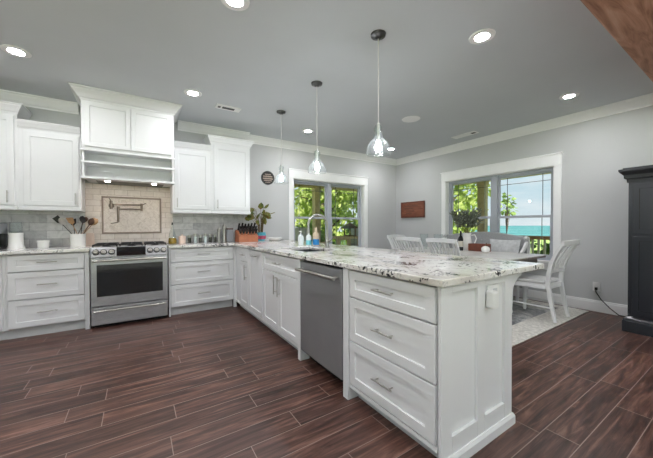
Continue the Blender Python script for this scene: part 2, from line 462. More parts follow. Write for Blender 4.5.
def m_leaf(name, stops, sc=.9, trans=.35):
    t = NT(name); n = t.n('TexNoise', Scale=sc, Detail=5.0, Roughness=.7); t.l(t.coords(), n.inputs['Vector'])
    c = t.ramp(n.outputs['Fac'], [(p, lin(h)) for p, h in stops])
    p = t.n('BsdfPrincipled', Roughness=.55); t.l(c, p.inputs['Base Color'])
    tl = t.n('BsdfTranslucent'); t.l(c, tl.inputs['Color'])
    m = t.n('MixShader'); m.inputs[0].default_value = trans
    t.l(p.outputs[0], m.inputs[1]); t.l(tl.outputs[0], m.inputs[2]); t.l(m.outputs[0], t.out.inputs[0]); return t.m
M['leaf'] = m_leaf('sunlit tree leaves', [(.3, '#7d9446'), (.5, '#a9b968'), (.7, '#d0d694')], 1.6, .5)
M['leaf_dark'] = m_leaf('shrub leaves', [(.3, '#55703a'), (.5, '#7b984f'), (.7, '#a2b66e')], 2.5)
M['olive'] = m_leaf('olive sprig leaves', [(.3, '#454b40'), (.5, '#737a6c'), (.7, '#a3a798')], 30, .15)
M['houseleaf'] = m_leaf('house plant leaves', [(.3, '#2f3d1f'), (.48, '#6e7a33'), (.58, '#8a6a3a'), (.7, '#4b3a2c')], 11, .15)
M['lawn'] = m_leaf('lawn grass', [(.3, '#7d9c46'), (.5, '#9cb85a'), (.7, '#bccd7c')], .5, 0)
def m_lake():
    t = NT('turquoise lake water')
    n = t.n('TexNoise', Scale=.02, Detail=6.0, Roughness=.6); t.l(t.coords(scale=(1, .25, 1)), n.inputs['Vector'])
    c = t.ramp(n.outputs['Fac'], [(.35, lin('#386c70')), (.5, lin('#467d7f')), (.65, lin('#659791'))])
    return t.bsdf(c, .6, 0, Specular__IOR__Level=.1)
M['lake'] = m_lake()
# ================================================================== STRUCTURE
CEIL = 2.71
YW, YS, XR = 4.86, 4.96, 5.177           # range wall, sink-window wall, dining wall
XL, YB = -3.2, -5.2
struct('floor', MB().box(XL-.15, XR+.15, YB-.15, YS+.15, -.12, 0), M['floor'])
struct('ceiling', MB().box(XL-.15, XR+.15, YB-.15, YS+.15, CEIL, CEIL+.15), M['ceiling'])
W1 = (2.465, 4.19, .62, 2.05)            # sink window opening: x0 x1 z0 z1
W2 = (1.81, 3.615, .62, 2.04)            # dining window opening: y0 y1 z0 z1
mb = MB().box(XL-.15, 1.5, YW, YS+.15, 0, CEIL)
mb.box(1.5, W1[0], YS, YS+.15, 0, CEIL).box(W1[1], XR+.15, YS, YS+.15, 0, CEIL)
mb.box(W1[0], W1[1], YS, YS+.15, 0, W1[2]).box(W1[0], W1[1], YS, YS+.15, W1[3], CEIL)
wall_back = struct('wall_back', mb, M['wall'])
mb = MB().box(XR, XR+.15, YB, W2[0], 0, CEIL).box(XR, XR+.15, W2[1], YS, 0, CEIL)
mb.box(XR, XR+.15, W2[0], W2[1], 0, W2[2]).box(XR, XR+.15, W2[0], W2[1], W2[3], CEIL)
struct('wall_right', mb, M['wall'])
def wall_with_holes(name, axis, pos, thick, a0, a1, holes):
    mb = MB()
    def bx(u0, u1, z0, z1):
        if axis == 'y': mb.box(u0, u1, pos, pos+thick, z0, z1)
        else: mb.box(pos, pos+thick, u0, u1, z0, z1)
    u = a0
    for h0, h1, z0, z1 in holes:
        bx(u, h0, 0, CEIL); bx(h0, h1, 0, z0); bx(h0, h1, z1, CEIL); u = h1
    bx(u, a1, 0, CEIL)
    return struct(name, mb, M['wall'])
wall_with_holes('wall_left', 'x', XL-.15, .15, YB, YW, [(-4.2, -1.8, .3, 2.3), (-.9, 1.6, .3, 2.3)])
wall_with_holes('wall_rear', 'y', YB-.15, .15, XL-.15, XR+.15, [(-2.6, -.4, .1, 2.4), (.4, 2.6, .1, 2.4), (3.0, 4.8, .3, 2.3)])
# tile on the range wall (children of the wall)
yt = YW - .010
struct('backsplash_tile', MB().box(-1.9, -.56, yt, YW+.001, .914, 1.40), M['marble'], wall_back)
struct('backsplash_tile', MB().box(.44, 1.498, yt, YW+.001, .914, 1.40), M['marble'], wall_back)
struct('range_tile', MB().box(-.56, .44, yt-.003, YW+.001, .914, 1.72), M['beige'], wall_back)
struct('tile_panel', MB().box(-.37, .275, yt-.008, YW+.001, 1.085, 1.54), M['beige_diag'], wall_back)
mb = MB()
for a in ((-.39, .295, 1.54, 1.562), (-.39, .295, 1.063, 1.085), (-.39, -.37, 1.085, 1.54), (.275, .295, 1.085, 1.54)):
    mb.box(a[0], a[1], yt-.018, YW+.001, a[2], a[3])
struct('tile_frame', mb, M['beige_trim'], wall_back, bevel=.004)
# crown mouldings
def crown(z0, z1, o):
    h = z1 - z0
    return [(0, z0), (o*.10, z0), (o*.14, z0+h*.14), (o*.30, z0+h*.22), (o*.52, z0+h*.48), (o*.78, z0+h*.72), (o*.84, z0+h*.84), (o, z0+h*.90), (o, z1), (0, z1)]
CP = crown(2.585, CEIL, .088)
struct('trim_1', MB().moulding([(XL, YW), (-.612, YW)], CP, -1), M['trim'])
struct('trim_2', MB().moulding([(.518, YW), (1.5, YW), (1.5, YS), (XR, YS), (XR, YB)], CP, -1), M['trim'])
BP = [(0, 0), (.016, 0), (.016, .12), (.010, .135), (.010, .145), (0, .15)]
struct('baseboard_right', MB().moulding([(XR, YS), (XR, YB)], BP, -1), M['trim'])
struct('baseboard_back', MB().moulding([(2.32, YS), (XR-.02, YS)], BP, -1), M['trim'])
# cedar beam
struct('beam', MB().box(XL, XR, .32, .64, 2.46, CEIL), M['beam'], bevel=.012)

# windows -----------------------------------------------------------
def window(name, axis, p, o, rail):
    """axis 'y': wall plane y=p, opening u = x; axis 'x': wall plane x=p, opening u = y. depth grows outwards"""
    u0, u1, z0, z1 = o
    def bx(mb, a, b, d0, d1, c, d):
        if axis == 'y': return mb.box(a, b, p+d0, p+d1, c, d)
        return mb.box(p+d0, p+d1, a, b, c, d)
    r = sroot(name)
    mb = MB(); cw = .093
    bx(mb, u0-cw, u0, -.018, 0, z0-.03, z1); bx(mb, u1, u1+cw, -.018, 0, z0-.03, z1)
    bx(mb, u0-cw-.002, u1+cw+.002, -.022, 0, z1, z1+.155)
    bx(mb, u0-cw-.012, u1+cw+.012, -.034, 0, z1+.155, z1+.178)
    bx(mb, u0-cw, u1+cw, -.018, 0, z0-.13, z0-.03)
    build('casing', mb, M['trim'], r, bevel=.003)
    mb = MB(); bx(mb, u0-cw-.02, u1+cw+.02, -.05, 0, z0-.03, z0); bx(mb, u0, u1, 0, .08, z0-.001, z0+.004); build('sill', mb, M['trim'], r, bevel=.003)
    mb = MB()                                                      # jamb lining
    bx(mb, u0, u0+.012, -.001, .08, z0, z1); bx(mb, u1-.012, u1, -.001, .08, z0, z1); bx(mb, u0, u1, -.001, .08, z1-.012, z1)
    build('jamb', mb, M['trim'], r)
    mb = MB(); mid = (u0+u1)/2
    bx(mb, u0, u0+.05, .08, .15, z0, z1); bx(mb, u1-.05, u1, .08, .15, z0, z1); bx(mb, mid-.05, mid+.05, .07, .15, z0, z1)
    bx(mb, u0+.05, mid-.05, .08, .15, z1-.045, z1); bx(mb, mid+.05, u1-.05, .08, .15, z1-.045, z1)
    bx(mb, u0+.05, mid-.05, .08, .15, z0, z0+.05); bx(mb, mid+.05, u1-.05, .08, .15, z0, z0+.05)
    build('window_frame', mb, M['vinyl'], r, bevel=.003)
    for a, b in ((u0+.05, mid-.05), (mid+.05, u1-.05)):
        for k, (c, d, dd) in enumerate(((rail-.02, z1-.045, .112), (z0+.05, rail+.02, .088))):
            mb = MB(); sw = .032
            bx(mb, a, a+sw, dd, dd+.022, c, d); bx(mb, b-sw, b, dd, dd+.022, c, d)
            bx(mb, a+sw, b-sw, dd, dd+.022, d-(.04 if k else sw), d); bx(mb, a+sw, b-sw, dd, dd+.022, c, c+.04)
            s = build('sash', mb, M['vinyl'], r, bevel=.002)
            mb = MB(); ins = .11; w = .008
            for q in (a+sw+ins, b-sw-ins): bx(mb, q-w/2, q+w/2, dd+.013, dd+.02, c+.04, d-.032)
            if k == 0: bx(mb, a+sw, b-sw, dd+.013, dd+.02, d-sw-ins-w/2, d-sw-ins+w/2)
            build('muntin', mb, M['bronze'], s)
            mb = MB(); bx(mb, a+sw-.004, b-sw+.004, dd+.009, dd+.013, c+.036, d-.028); build('pane', mb, M['pane'], s)
    return r
window('window_1', 'y', YS, W1, 1.32)
window('window_2', 'x', XR, W2, 1.30)

# ================================================================== BASE CABINETS
HBAR = {}
def bar_handle(fn, u, z, length, vertical, parent, d0=.02):
    mb = MB(); h = length/2; so = .032
    a, b = ((fn(u, d0+so, z-h), fn(u, d0+so, z+h)) if vertical else (fn(u-h, d0+so, z), fn(u+h, d0+so, z)))
    mb.tube([a, b], .0055, 10)
    for s in (-1, 1):
        o = h*.72*s
        q = (u, z+o) if vertical else (u+o, z)
        mb.tube([fn(q[0], d0-.002, q[1]), fn(q[0], d0+so, q[1])], .0045, 8)
    return build('handle', mb, M['nickel'], parent, smooth=True)
FR = lambda u, d, z: (u, 4.257 - d, z)            # range-wall cabinet faces
FP = lambda u, d, z: (1.197 - d, u, z)            # peninsula faces
ZT, Z1, Z2, ZB, ZC = .868, .691, .402, .112, .879
def front(name, fn, u0, u1, z0, z1, parent, hz=None, hu=None, hl=.16, vertical=False, fw=.055):
    o = build(name, MB().panel(fn, u0, u1, z0, z1, fw=fw), M['cab'], parent)
    if hz is not None: bar_handle(fn, hu if hu is not None else (u0+u1)/2, hz, hl, vertical, o)
    return o
def drawers(fn, u0, u1, root, hl=.16, lo=.02, hi=.02):
    g = .0045
    for a, b in ((u0-lo, u0-.001), (u1+.001, u1+hi)):
        p, q = fn(a, -.028, .10), fn(b, -.0005, ZC)
        build('stile', MB().box(min(p[0], q[0]), max(p[0], q[0]), min(p[1], q[1]), max(p[1], q[1]), .10, ZC), M['cab'], root)
    for a, b in ((Z1, ZT), (Z2, Z1), (ZB, Z2)):
        front('drawer', fn, u0, u1, a+g, b-(g if b < ZT else 0), root, hz=(a+b)/2+.008, hl=hl)

r = thing('base_cabinet', 'white base cabinet at far left edge, left of the drawers beside the range', 'cabinet', (-1.46, 4.55, 0))
build('carcass', MB().box(-1.80, -1.128, 4.257, 4.857, .10, ZC), M['cab'], r)
build('toe_kick', MB().box(-1.80, -1.128, 4.31, 4.33, .0, .10), M['kick'], r)
front('drawer', FR, -1.78, -1.15, Z1+.004, ZT, r, hz=.78)
front('door', FR, -1.463, -1.15, ZB, Z1-.004, r, hz=.58, hu=-1.43, vertical=True)
front('door', FR, -1.78, -1.467, ZB, Z1-.004, r, hz=.58, hu=-1.50, vertical=True)
r = thing('base_cabinet', 'white three-drawer base cabinet directly left of the range', 'cabinet', (-.79, 4.55, 0))
build('carcass', MB().box(-1.127, -.457, 4.2855, 4.857, .10, ZC), M['cab'], r)
build('toe_kick', MB().box(-1.127, -.505, 4.30, 4.32, 0, .10), M['kick'], r)
build('foot_pilaster', MB().box(-.500, -.457, 4.235, 4.2565, 0, ZC).box(-.500, -.457, 4.2565, 4.31, 0, .10), M['cab'], r, bevel=.002)
drawers(FR, -1.107, -.504, r, hi=.046)
r = thing('base_cabinet', 'white three-drawer base cabinet directly right of the range', 'cabinet', (1.0, 4.55, 0))
build('carcass', MB().box(.334, 1.195, 4.2855, 4.857, .10, ZC).box(1.1955, 1.84, 4.257, 4.857, .10, ZC), M['cab'], r)
build('toe_kick', MB().box(.362, 1.15, 4.30, 4.32, 0, .10), M['kick'], r)
build('foot_pilaster', MB().box(.334, .353, 4.235, 4.2565, 0, ZC).box(.334, .353, 4.2565, 4.31, 0, .10), M['cab'], r, bevel=.002)
build('corner_stile', MB().box(1.152, 1.195, 4.237, 4.2565, 0, ZC), M['cab'], r, bevel=.002)
drawers(FR, .357, 1.148, r, hi=.047)

def pen_box(mb, y0, y1): return mb.box(1.197, 1.815, y0, y1, .10, ZC)
r = thing('base_cabinet', 'narrow white cabinet with drawer over door at inner corner of the peninsula', 'cabinet', (1.5, 3.95, 0))
build('carcass', pen_box(MB(), 3.656, 4.2555), M['cab'], r)
build('toe_kick', MB().box(1.25, 1.27, 3.656, 4.2555, 0, .10), M['kick'], r)
build('bottom_rail', MB().box(1.180, 1.1965, 3.656, 4.235, .085, .108), M['cab'], r)
front('drawer', FP, 3.67, 4.01, Z1+.004, ZT, r, hz=.78, hl=.12)
front('door', FP, 3.67, 4.01, ZB, Z1-.004, r, hz=.565, hu=3.715, hl=.19, vertical=True)
r = thing('base_cabinet', 'white pull-out cabinet with one full-height panel in the peninsula', 'cabinet', (1.5, 3.4, 0))
build('carcass', pen_box(MB(), 3.146, 3.655), M['cab'], r)
build('toe_kick', MB().box(1.25, 1.27, 3.146, 3.655, 0, .10), M['kick'], r)
build('bottom_rail', MB().box(1.180, 1.1965, 3.146, 3.655, .085, .108), M['cab'], r)
front('pull_out_panel', FP, 3.158, 3.645, ZB, ZT, r, hz=.80, hl=.16)
r = thing('base_cabinet', 'white sink cabinet with two doors under a false drawer, left of the dishwasher', 'cabinet', (1.5, 2.7, 0))
mb = MB().box(1.197, 1.215, 2.226, 3.145, .10, ZC).box(1.797, 1.815, 2.226, 3.145, .10, ZC)
mb.box(1.215, 1.797, 2.226, 2.244, .10, ZC).box(1.215, 1.797, 3.127, 3.145, .10, ZC).box(1.215, 1.797, 2.244, 3.127, .10, .12)
build('carcass', mb, M['cab'], r)
build('toe_kick', MB().box(1.25, 1.27, 2.274, 3.145, 0, .10), M['kick'], r)
build('bottom_rail', MB().box(1.180, 1.1965, 2.274, 3.145, .085, .108), M['cab'], r)
build('foot_pilaster', MB().box(1.168, 1.1965, 2.226, 2.272, 0, ZC-.002).box(1.1965, 1.26, 2.226, 2.272, 0, .10), M['cab'], r, bevel=.002)
front('false_drawer', FP, 2.285, 3.135, Z1+.004, ZT, r, hz=.785, hl=.16)
front('door', FP, 2.285, 2.708, ZB, Z1-.004, r, hz=.56, hu=2.745-.08, hl=.19, vertical=True)
front('door', FP, 2.712, 3.135, ZB, Z1-.004, r, hz=.57, hu=2.755, hl=.19, vertical=True)

r = thing('dishwasher', 'stainless steel dishwasher with bar handle in the peninsula', 'dishwasher', (1.5, 1.91, 0))
build('body', MB().box(1.205, 1.80, 1.608, 2.222, .10, .872), M['dark_gap'], r)
dd = build('door', MB().box(1.165, 1.2045, 1.614, 2.216, .105, .86), M['dwsteel'], r, bevel=.004)
mb = MB().tube([(1.115, 1.635, .80), (1.115, 2.195, .80)], .0125, 14)
for y in (1.66, 2.17): mb.tube([(1.115, y, .80), (1.166, y, .80)], .010, 10)
build('handle', mb, M['nickel'], dd, smooth=True)
build('kick_plate', MB().box(1.27, 1.285, 1.608, 2.222, 0, .10), M['dark_gap'], r)

r = thing('base_cabinet', 'white three-drawer cabinet with panelled end at the near end of the peninsula', 'cabinet', (1.5, 1.2, 0))
build('carcass', MB().box(1.2255, 1.815, .868, 1.604, .10, ZC), M['cab'], r)
build('toe_kick', MB().box(1.25, 1.27, .868, 1.54, 0, .10), M['kick'], r)
build('bottom_rail', MB().box(1.180, 1.1965, .868, 1.546, .085, .108), M['cab'], r)
build('foot_pilaster', MB().box(1.168, 1.1965, 1.549, 1.604, 0, ZC-.002).box(1.1965, 1.27, 1.549, 1.604, 0, .10), M['cab'], r, bevel=.002)
drawers(FP, .881, 1.543, r, lo=.012, hi=.06)
EY = .845
mb = MB().box(1.197, 1.8145, EY+.016, .8675, 0, ZC)
for a, b in ((1.177, 1.262), (1.478, 1.548), (1.755, 1.838)): mb.box(a, b, EY, EY+.016, .0, ZC)
for a, b in ((1.262, 1.478), (1.548, 1.755)): mb.box(a, b, EY, EY+.016, .0, .145).box(a, b, EY, EY+.016, .84, ZC)
build('end_panel', mb, M['cab'], r, bevel=.002)
build('back_panel', MB().box(1.8155, 1.838, EY+.0125, 4.2555, 0, ZC), M['cab'], r)
build('base_moulding', MB().moulding([(1.162, EY), (1.838, EY), (1.838, 1.6)], [(0, 0), (.014, 0), (.014, .045), (.006, .062), (0, .062)], -1), M['cab'], r)
mb = MB().prism([(1.8385, .876), (1.99, .876), (1.99, .855), (1.95, .845), (1.905, .815), (1.878, .77), (1.866, .71), (1.8385, .69)], 'y', .86, .905)
build('corbel', mb, M['cab'], r, bevel=.003)
mb = MB().prism([(1.8385, .876), (1.99, .876), (1.99, .855), (1.95, .845), (1.905, .815), (1.878, .77), (1.866, .71), (1.8385, .69)], 'y', 2.7, 2.745)
build('corbel', mb, M['cab'], r, bevel=.003)
ot = thing('wall_outlet', 'white outlet with plug-in cover on the end panel of the peninsula', 'outlet', (1.64, EY+.012, .77))
build('cover_plate', MB().box(1.59, 1.70, EY+.005, EY+.0155, .715, .835), M['plastic'], ot, bevel=.002)
build('plug', MB().box(1.553, 1.606, EY-.045, EY+.0045, .72, .815), M['plastic'], ot, bevel=.012, seg=3)
for z in (.735, .785): build('socket', MB().box(1.635, 1.675, EY+.001, EY+.0048, z, z+.030), M['kick'], ot, bevel=.002)

# worktops
def slab(xs, ys, keep, z0, z1):
    mb = MB(); nx, ny = len(xs), len(ys)
    for z in (z0, z1):
        for y in ys:
            for x in xs: mb.v.append((x, y, z))
    V = lambda i, j, k: k*nx*ny + j*nx + i
    K = lambda i, j: 0 <= i < nx-1 and 0 <= j < ny-1 and keep((xs[i]+xs[i+1])/2, (ys[j]+ys[j+1])/2)
    for i in range(nx-1):
        for j in range(ny-1):
            if not K(i, j): continue
            mb.f.append((V(i,j,1), V(i+1,j,1), V(i+1,j+1,1), V(i,j+1,1))); mb.f.append((V(i,j,0), V(i,j+1,0), V(i+1,j+1,0), V(i+1,j,0)))
            if not K(i-1, j): mb.f.append((V(i,j,0), V(i,j,1), V(i,j+1,1), V(i,j+1,0)))
            if not K(i+1, j): mb.f.append((V(i+1,j,0), V(i+1,j+1,0), V(i+1,j+1,1), V(i+1,j,1)))
            if not K(i, j-1): mb.f.append((V(i,j,0), V(i+1,j,0), V(i+1,j,1), V(i,j,1)))
            if not K(i, j+1): mb.f.append((V(i,j+1,0), V(i,j+1,1), V(i+1,j+1,1), V(i+1,j+1,0)))
    return mb
SX0, SX1, SY0, SY1 = 1.34, 1.735, 2.43, 3.06
def keep(x, y):
    if SX0 < x < SX1 and SY0 < y < SY1: return False
    if y > 4.8485 and x < 1.5: return False
    return (y > 4.205 and x > .331) or x > 1.152
mb = slab([.331, 1.152, SX0, 1.5, SX1, 2.21], [.822, SY0, SY1, 4.205, 4.8485, 4.957], keep, ZC+.0005, .914)
tag(build('worktop', mb, M['granite'], bevel=.006, seg=3), 'speckled white granite worktop running from the range along the peninsula', 'countertop')
mb = slab([-1.9, -.452], [4.205, 4.8485], lambda x, y: True, ZC+.0005, .914)
tag(build('worktop', mb, M['granite'], bevel=.006, seg=3), 'speckled granite worktop left of the range', 'countertop')
# sink and tap
def open_box(x0, x1, y0, y1, z0, z1, t):
    mb = MB()
    mb.v = [(x0-t,y0-t,z1),(x1+t,y0-t,z1),(x1+t,y1+t,z1),(x0-t,y1+t,z1),(x0,y0,z1),(x1,y0,z1),(x1,y1,z1),(x0,y1,z1),
            (x0+.01,y0+.01,z0),(x1-.01,y0+.01,z0),(x1-.01,y1-.01,z0),(x0+.01,y1-.01,z0),(x0-t,y0-t,z0-t),(x1+t,y0-t,z0-t),(x1+t,y1+t,z0-t),(x0-t,y1+t,z0-t)]
    for a, b in ((0,4),(4,8),(12,0)): mb.f += [(a+i, a+(i+1)%4, b+(i+1)%4, b+i) for i in range(4)]
    mb.f += [(8,9,10,11),(15,14,13,12)]
    return mb
r = thing('sink', 'undermount stainless kitchen sink set into the peninsula worktop', 'sink', (1.54, 2.745, .70))
build('basin', open_box(SX0+.004, SX1-.004, SY0+.004, SY1-.004, .70, .8785, .012), M['basin'], r)
build('drain', MB().lathe((1.54, 2.745, .7005), [(0, 0), (.045, 0), (.045, .004), (.03, .002), (0, .002)], 20), M['chrome'], r, smooth=True)
fx, fy = 1.775, 2.73
r = thing('faucet', 'tall gooseneck kitchen faucet behind the sink', 'faucet', (fx, fy, .9145))
build('base', MB().lathe((fx, fy, .9145), [(.03, 0), (.03, .006), (.024, .012), (.022, .10), (.019, .115)], 20), M['nickel'], r, smooth=True)
pts = [(fx, fy, 1.02), (fx, fy, 1.165)] + [(fx-.12+.12*math.cos(a), fy, 1.165+.118*math.sin(a)) for a in [PI*k/12 for k in range(1, 12)]] + [(fx-.24, fy, 1.165), (fx-.24, fy, 1.145)]
build('spout', MB().tube(pts, .0125, 14), M['nickel'], r, smooth=True)
build('spray_head', MB().tube([(fx-.24, fy, 1.15), (fx-.24, fy, 1.08)], .0155, 14, r1=.018), M['nickel'], r, smooth=True)
build('lever', MB().tube([(fx, fy-.02, .985), (fx+.005, fy-.06, .995), (fx+.01, fy-.10, 1.03)], .009, 10, r1=.006), M['nickel'], r, smooth=True)

# ================================================================== RANGE
r = thing('range', 'stainless steel gas range between the drawer cabinets', 'range', (-.062, 4.5, 0))
RX0, RX1 = -.446, .322
build('body', MB().box(RX0, RX1, 4.235, 4.835, .035, .895), M['steel'], r)
build('kick', MB().box(RX0+.01, RX1-.01, 4.26, 4.80, 0, .0345), M['dark_gap'], r)
d = build('drawer', MB().box(RX0+.004, RX1-.004, 4.178, 4.2345, .04, .238), M['steel'], r, bevel=.005)
mb = MB().tube([(RX0+.03, 4.135, .205), (RX1-.03, 4.135, .205)], .0115, 12)
for x in (RX0+.06, RX1-.06): mb.tube([(x, 4.135, .205), (x, 4.179, .205)], .009, 8)
build('handle', mb, M['nickel'], d, smooth=True)
d = build('oven_door', MB().box(RX0+.004, RX1-.004, 4.172, 4.2345, .252, .800), M['steel'], r, bevel=.006)
build('window', MB().box(RX0+.058, RX1-.058, 4.169, 4.1719, .362, .722), M['ovenglass'], d)
mb = MB().tube([(RX0+.025, 4.122, .772), (RX1-.025, 4.122, .772)], .0125, 12)
for x in (RX0+.055, RX1-.055): mb.tube([(x, 4.122, .772), (x, 4.173, .772)], .010, 8)
build('handle', mb, M['nickel'], d, smooth=True)
mb = MB().prism([(4.182, .808), (4.2345, .808), (4.2345, .925), (4.215, .925)], 'x', RX0+.002, RX1-.002)
cp = build('control_panel', mb, M['steel'], r, bevel=.004)
def on_panel(x, z, out):          # a point on the tilted control panel
    y = 4.182 + (z-.808)/(.925-.808)*.033
    n = Vector((0, -.117, .033)).normalized()
    return (x, y + n.y*out, z + n.z*out)
mb = MB()
mb.add([on_panel(-.205, .816, .001), on_panel(.085, .816, .001), on_panel(.085, .918, .001), on_panel(-.205, .918, .001),
        on_panel(-.205, .816, .004), on_panel(.085, .816, .004), on_panel(.085, .918, .004), on_panel(-.205, .918, .004)],
       [(0,1,2,3),(7,6,5,4),(0,4,5,1),(1,5,6,2),(2,6,7,3),(3,7,4,0)])
build('display', mb, M['ovenglass'], cp)
for x in (-.395, -.325, -.25, .13, .20, .275):
    a, b, c_ = on_panel(x, .866, .0005), on_panel(x, .866, .008), on_panel(x, .866, .036)
    kn = build('knob', MB().tube([b, c_], .0245, 18, r1=.022), M['nickel'], r, smooth=True)
    build('bezel', MB().tube([a, b], .033, 18), M['iron'], kn, smooth=True)
build('cooktop', MB().box(RX0+.002, RX1-.002, 4.237, 4.832, .8955, .914), M['steel'], r, bevel=.004)
for gx in (-.318, -.062, .194):
    mb = MB(); gw = .118; z0, z1 = .935, .949
    for x in (gx-gw, gx+gw-.012): mb.box(x, x+.012, 4.27, 4.80, z0, z1)
    for y in (4.27, 4.53, 4.788): mb.box(gx-gw, gx+gw, y, y+.012, z0, z1)
    mb.box(gx-.006, gx+.006, 4.28, 4.79, z0, z1)
    for y in (4.40, 4.665): mb.box(gx-gw, gx+gw, y-.006, y+.006, z0, z1)
    for x in (gx-gw, gx+gw-.012):
        for y in (4.27, 4.788): mb.box(x, x+.012, y, y+.012, .9142, z0)
    build('grate', mb, M['iron'], r)
    for y in (4.40, 4.665):
        build('burner', MB().lathe((gx, y, .9143), [(.048, 0), (.048, .008), (.034, .010), (.034, .017), (0, .018)], 18), M['black'], r, smooth=True)

# ================================================================== HOOD, POT FILLER
HX0, HX1, HY = -.515, .405, 4.235
r = thing('range_hood', 'white panelled mantel hood above the range', 'range hood', (-.055, 4.55, 1.71))
mb = MB().box(HX0, HX1, HY, 4.857, 2.025, 2.705)
build('hood_box', mb, M['cab'], r, bevel=.002)
FH = lambda u, d, z: (u, HY - d, z)
for a, b in ((HX0+.03, -.059), (-.051, HX1-.03)): build('door', MB().panel(FH, a, b, 2.065, 2.565, fw=.045), M['cab'], r)
build('crown', MB().moulding([(HX0, 4.857), (HX0, HY), (HX1, HY), (HX1, 4.857)], crown(2.58, CEIL-.003, .092), -1), M['cab'], r)
for a in (HX0, HX1-.022): build('cheek', MB().box(a, a+.022, HY+.01, 4.857, 1.7305, 2.0245), M['cab'], r)
build('hood_liner', MB().box(HX0+.022, HX1-.022, HY+.22, 4.857, 1.7305, 2.0245), M['cab'], r)
build('ledge', MB().box(HX0-.004, HX1+.004, HY-.012, HY+.219, 1.880, 1.904), M['cab'], r, bevel=.003)
build('ledge', MB().box(HX0-.004, HX1+.004, HY-.012, HY+.13, 1.704, 1.730), M['cab'], r, bevel=.003)
build('ledge', MB().box(HX0-.006, HX1+.006, HY-.014, HY-.0005, 2.016, 2.032), M['cab'], r, bevel=.003)
build('vent_insert', MB().box(HX0+.10, HX1-.10, HY+.14, 4.80, 1.712, 1.7300), M['black'], r, bevel=.006)
for x in (-.30, .19):
    build('hood_lamp', MB().lathe((x, HY+.22, 1.7068), [(0, 0), (.026, 0), (.026, .0048), (0, .0048)], 18), M['hoodlens'], r)
r = thing('pot_filler', 'brushed nickel folding pot filler on the tile panel above the range', 'faucet', (-.30, 4.83, 1.40))
py = 4.84
build('flange', MB().tube([(-.285, py, 1.437), (-.285, py-.012, 1.437)], .032, 18).tube([(-.285, py-.012, 1.437), (-.285, py-.06, 1.437)], .012, 12), M['bronzed'], r, smooth=True)
build('valve', MB().tube([(-.285, py-.06, 1.39), (-.285, py-.06, 1.50)], .016, 12).tube([(-.285, py-.06, 1.50), (-.300, py-.10, 1.525)], .006, 8), M['bronzed'], r, smooth=True)
build('arm', MB().tube([(-.285, py-.06, 1.452), (.055, py-.10, 1.452)], .010, 12), M['bronzed'], r, smooth=True)
build('joint', MB().tube([(.055, py-.10, 1.375), (.055, py-.10, 1.470)], .015, 12).tube([(.055, py-.10, 1.452), (.105, py-.13, 1.475)], .005, 8), M['bronzed'], r, smooth=True)
build('arm', MB().tube([(.055, py-.10, 1.395), (-.205, py-.16, 1.385)], .010, 12), M['bronzed'], r, smooth=True)
build('spout', MB().tube([(-.205, py-.16, 1.42), (-.205, py-.16, 1.22)], [.016, .013], 12).tube([(-.205, py-.16, 1.215), (-.285, py-.17, 1.20)], .006, 8), M['bronzed'], r, smooth=True)

# ================================================================== UPPER CABINETS
FU = lambda u, d, z: (u, 4.53 - d, z)
def upper(label, x0, x1, ztop, cz, doors, side_crown):
    r = thing('wall_cabinet', label, 'cabinet', ((x0+x1)/2, 4.7, 1.345))
    build('carcass', MB().box(x0, x1, 4.53, 4.857, 1.385, ztop), M['cab'], r)
    build('light_rail', MB().box(x0, x1, 4.50, 4.525, 1.345, 1.3845).box(x0, x1, 4.525, 4.857, 1.345, 1.3845), M['cab'], r, bevel=.006)
    path = [(x0, 4.53), (x1, 4.53)]
    if 'r' in side_crown: path.append((x1, 4.84))
    if 'l' in side_crown: path.insert(0, (x0, 4.84))
    build('crown', MB().moulding(path, crown(ztop-.03, cz, .055), -1), M['cab'], r)
    for a, b, hu in doors:
        front('door', FU, a, b, 1.40, ztop-.055, r, hz=1.485, hu=hu, hl=.13, vertical=True, fw=.055)
    return r
upper('tall white wall cabinet cut off at the far left edge', -1.80, -1.092, 2.42, 2.50, [(-1.785, -1.455, -1.49), (-1.449, -1.115, -1.165)], 'r')
upper('lower white wall cabinet directly left of the hood', -1.091, -.557, 2.275, 2.33, [(-1.045, -.575, -.605)], '')
upper('lower white wall cabinet directly right of the hood', .411, .913, 2.275, 2.33, [(.436, .893, .466)], '')
upper('tall white wall cabinet at the right end of the row', .914, 1.497, 2.41, 2.485, [(.955, 1.475, 1.0)], 'lr')
# ================================================================== CEILING FIXTURES
M_can = M['lamp_trim']
def downlight(x, y, label):
    r = thing('recessed_light', label, 'ceiling light', (x, y, CEIL), 0, 'recessed lights in the ceiling')
    build('trim_ring', MB().lathe((x, y, CEIL), [(.098, 0), (.096, -.006), (.056, -.008), (.050, -.001)], 32, closed=True), M_can, r, smooth=True)
    build('lens', MB().lathe((x, y, CEIL), [(0, -.004), (.0495, -.004), (.0495, -.001), (0, -.001)], 24), M['lens'], r)
    return r
downlight(-.884, 3.67, 'round recessed light at far left, above the wall cabinets left of the hood')
downlight(.559, 3.715, 'round recessed light just right of the hood, near the long ceiling vent')
downlight(.576, 2.037, 'round recessed light at the top edge of the picture, left of the pendants')
downlight(2.388, 1.336, 'round recessed light right of the nearest pendant, left of the timber beam')
downlight(4.365, 1.382, 'round recessed light above the dining wall, near the hutch and timber beam')
downlight(2.357, 4.192, 'round recessed light behind the middle pendant')
downlight(4.325, 4.277, 'round recessed light in the far corner, just right of the nearest pendant shade')
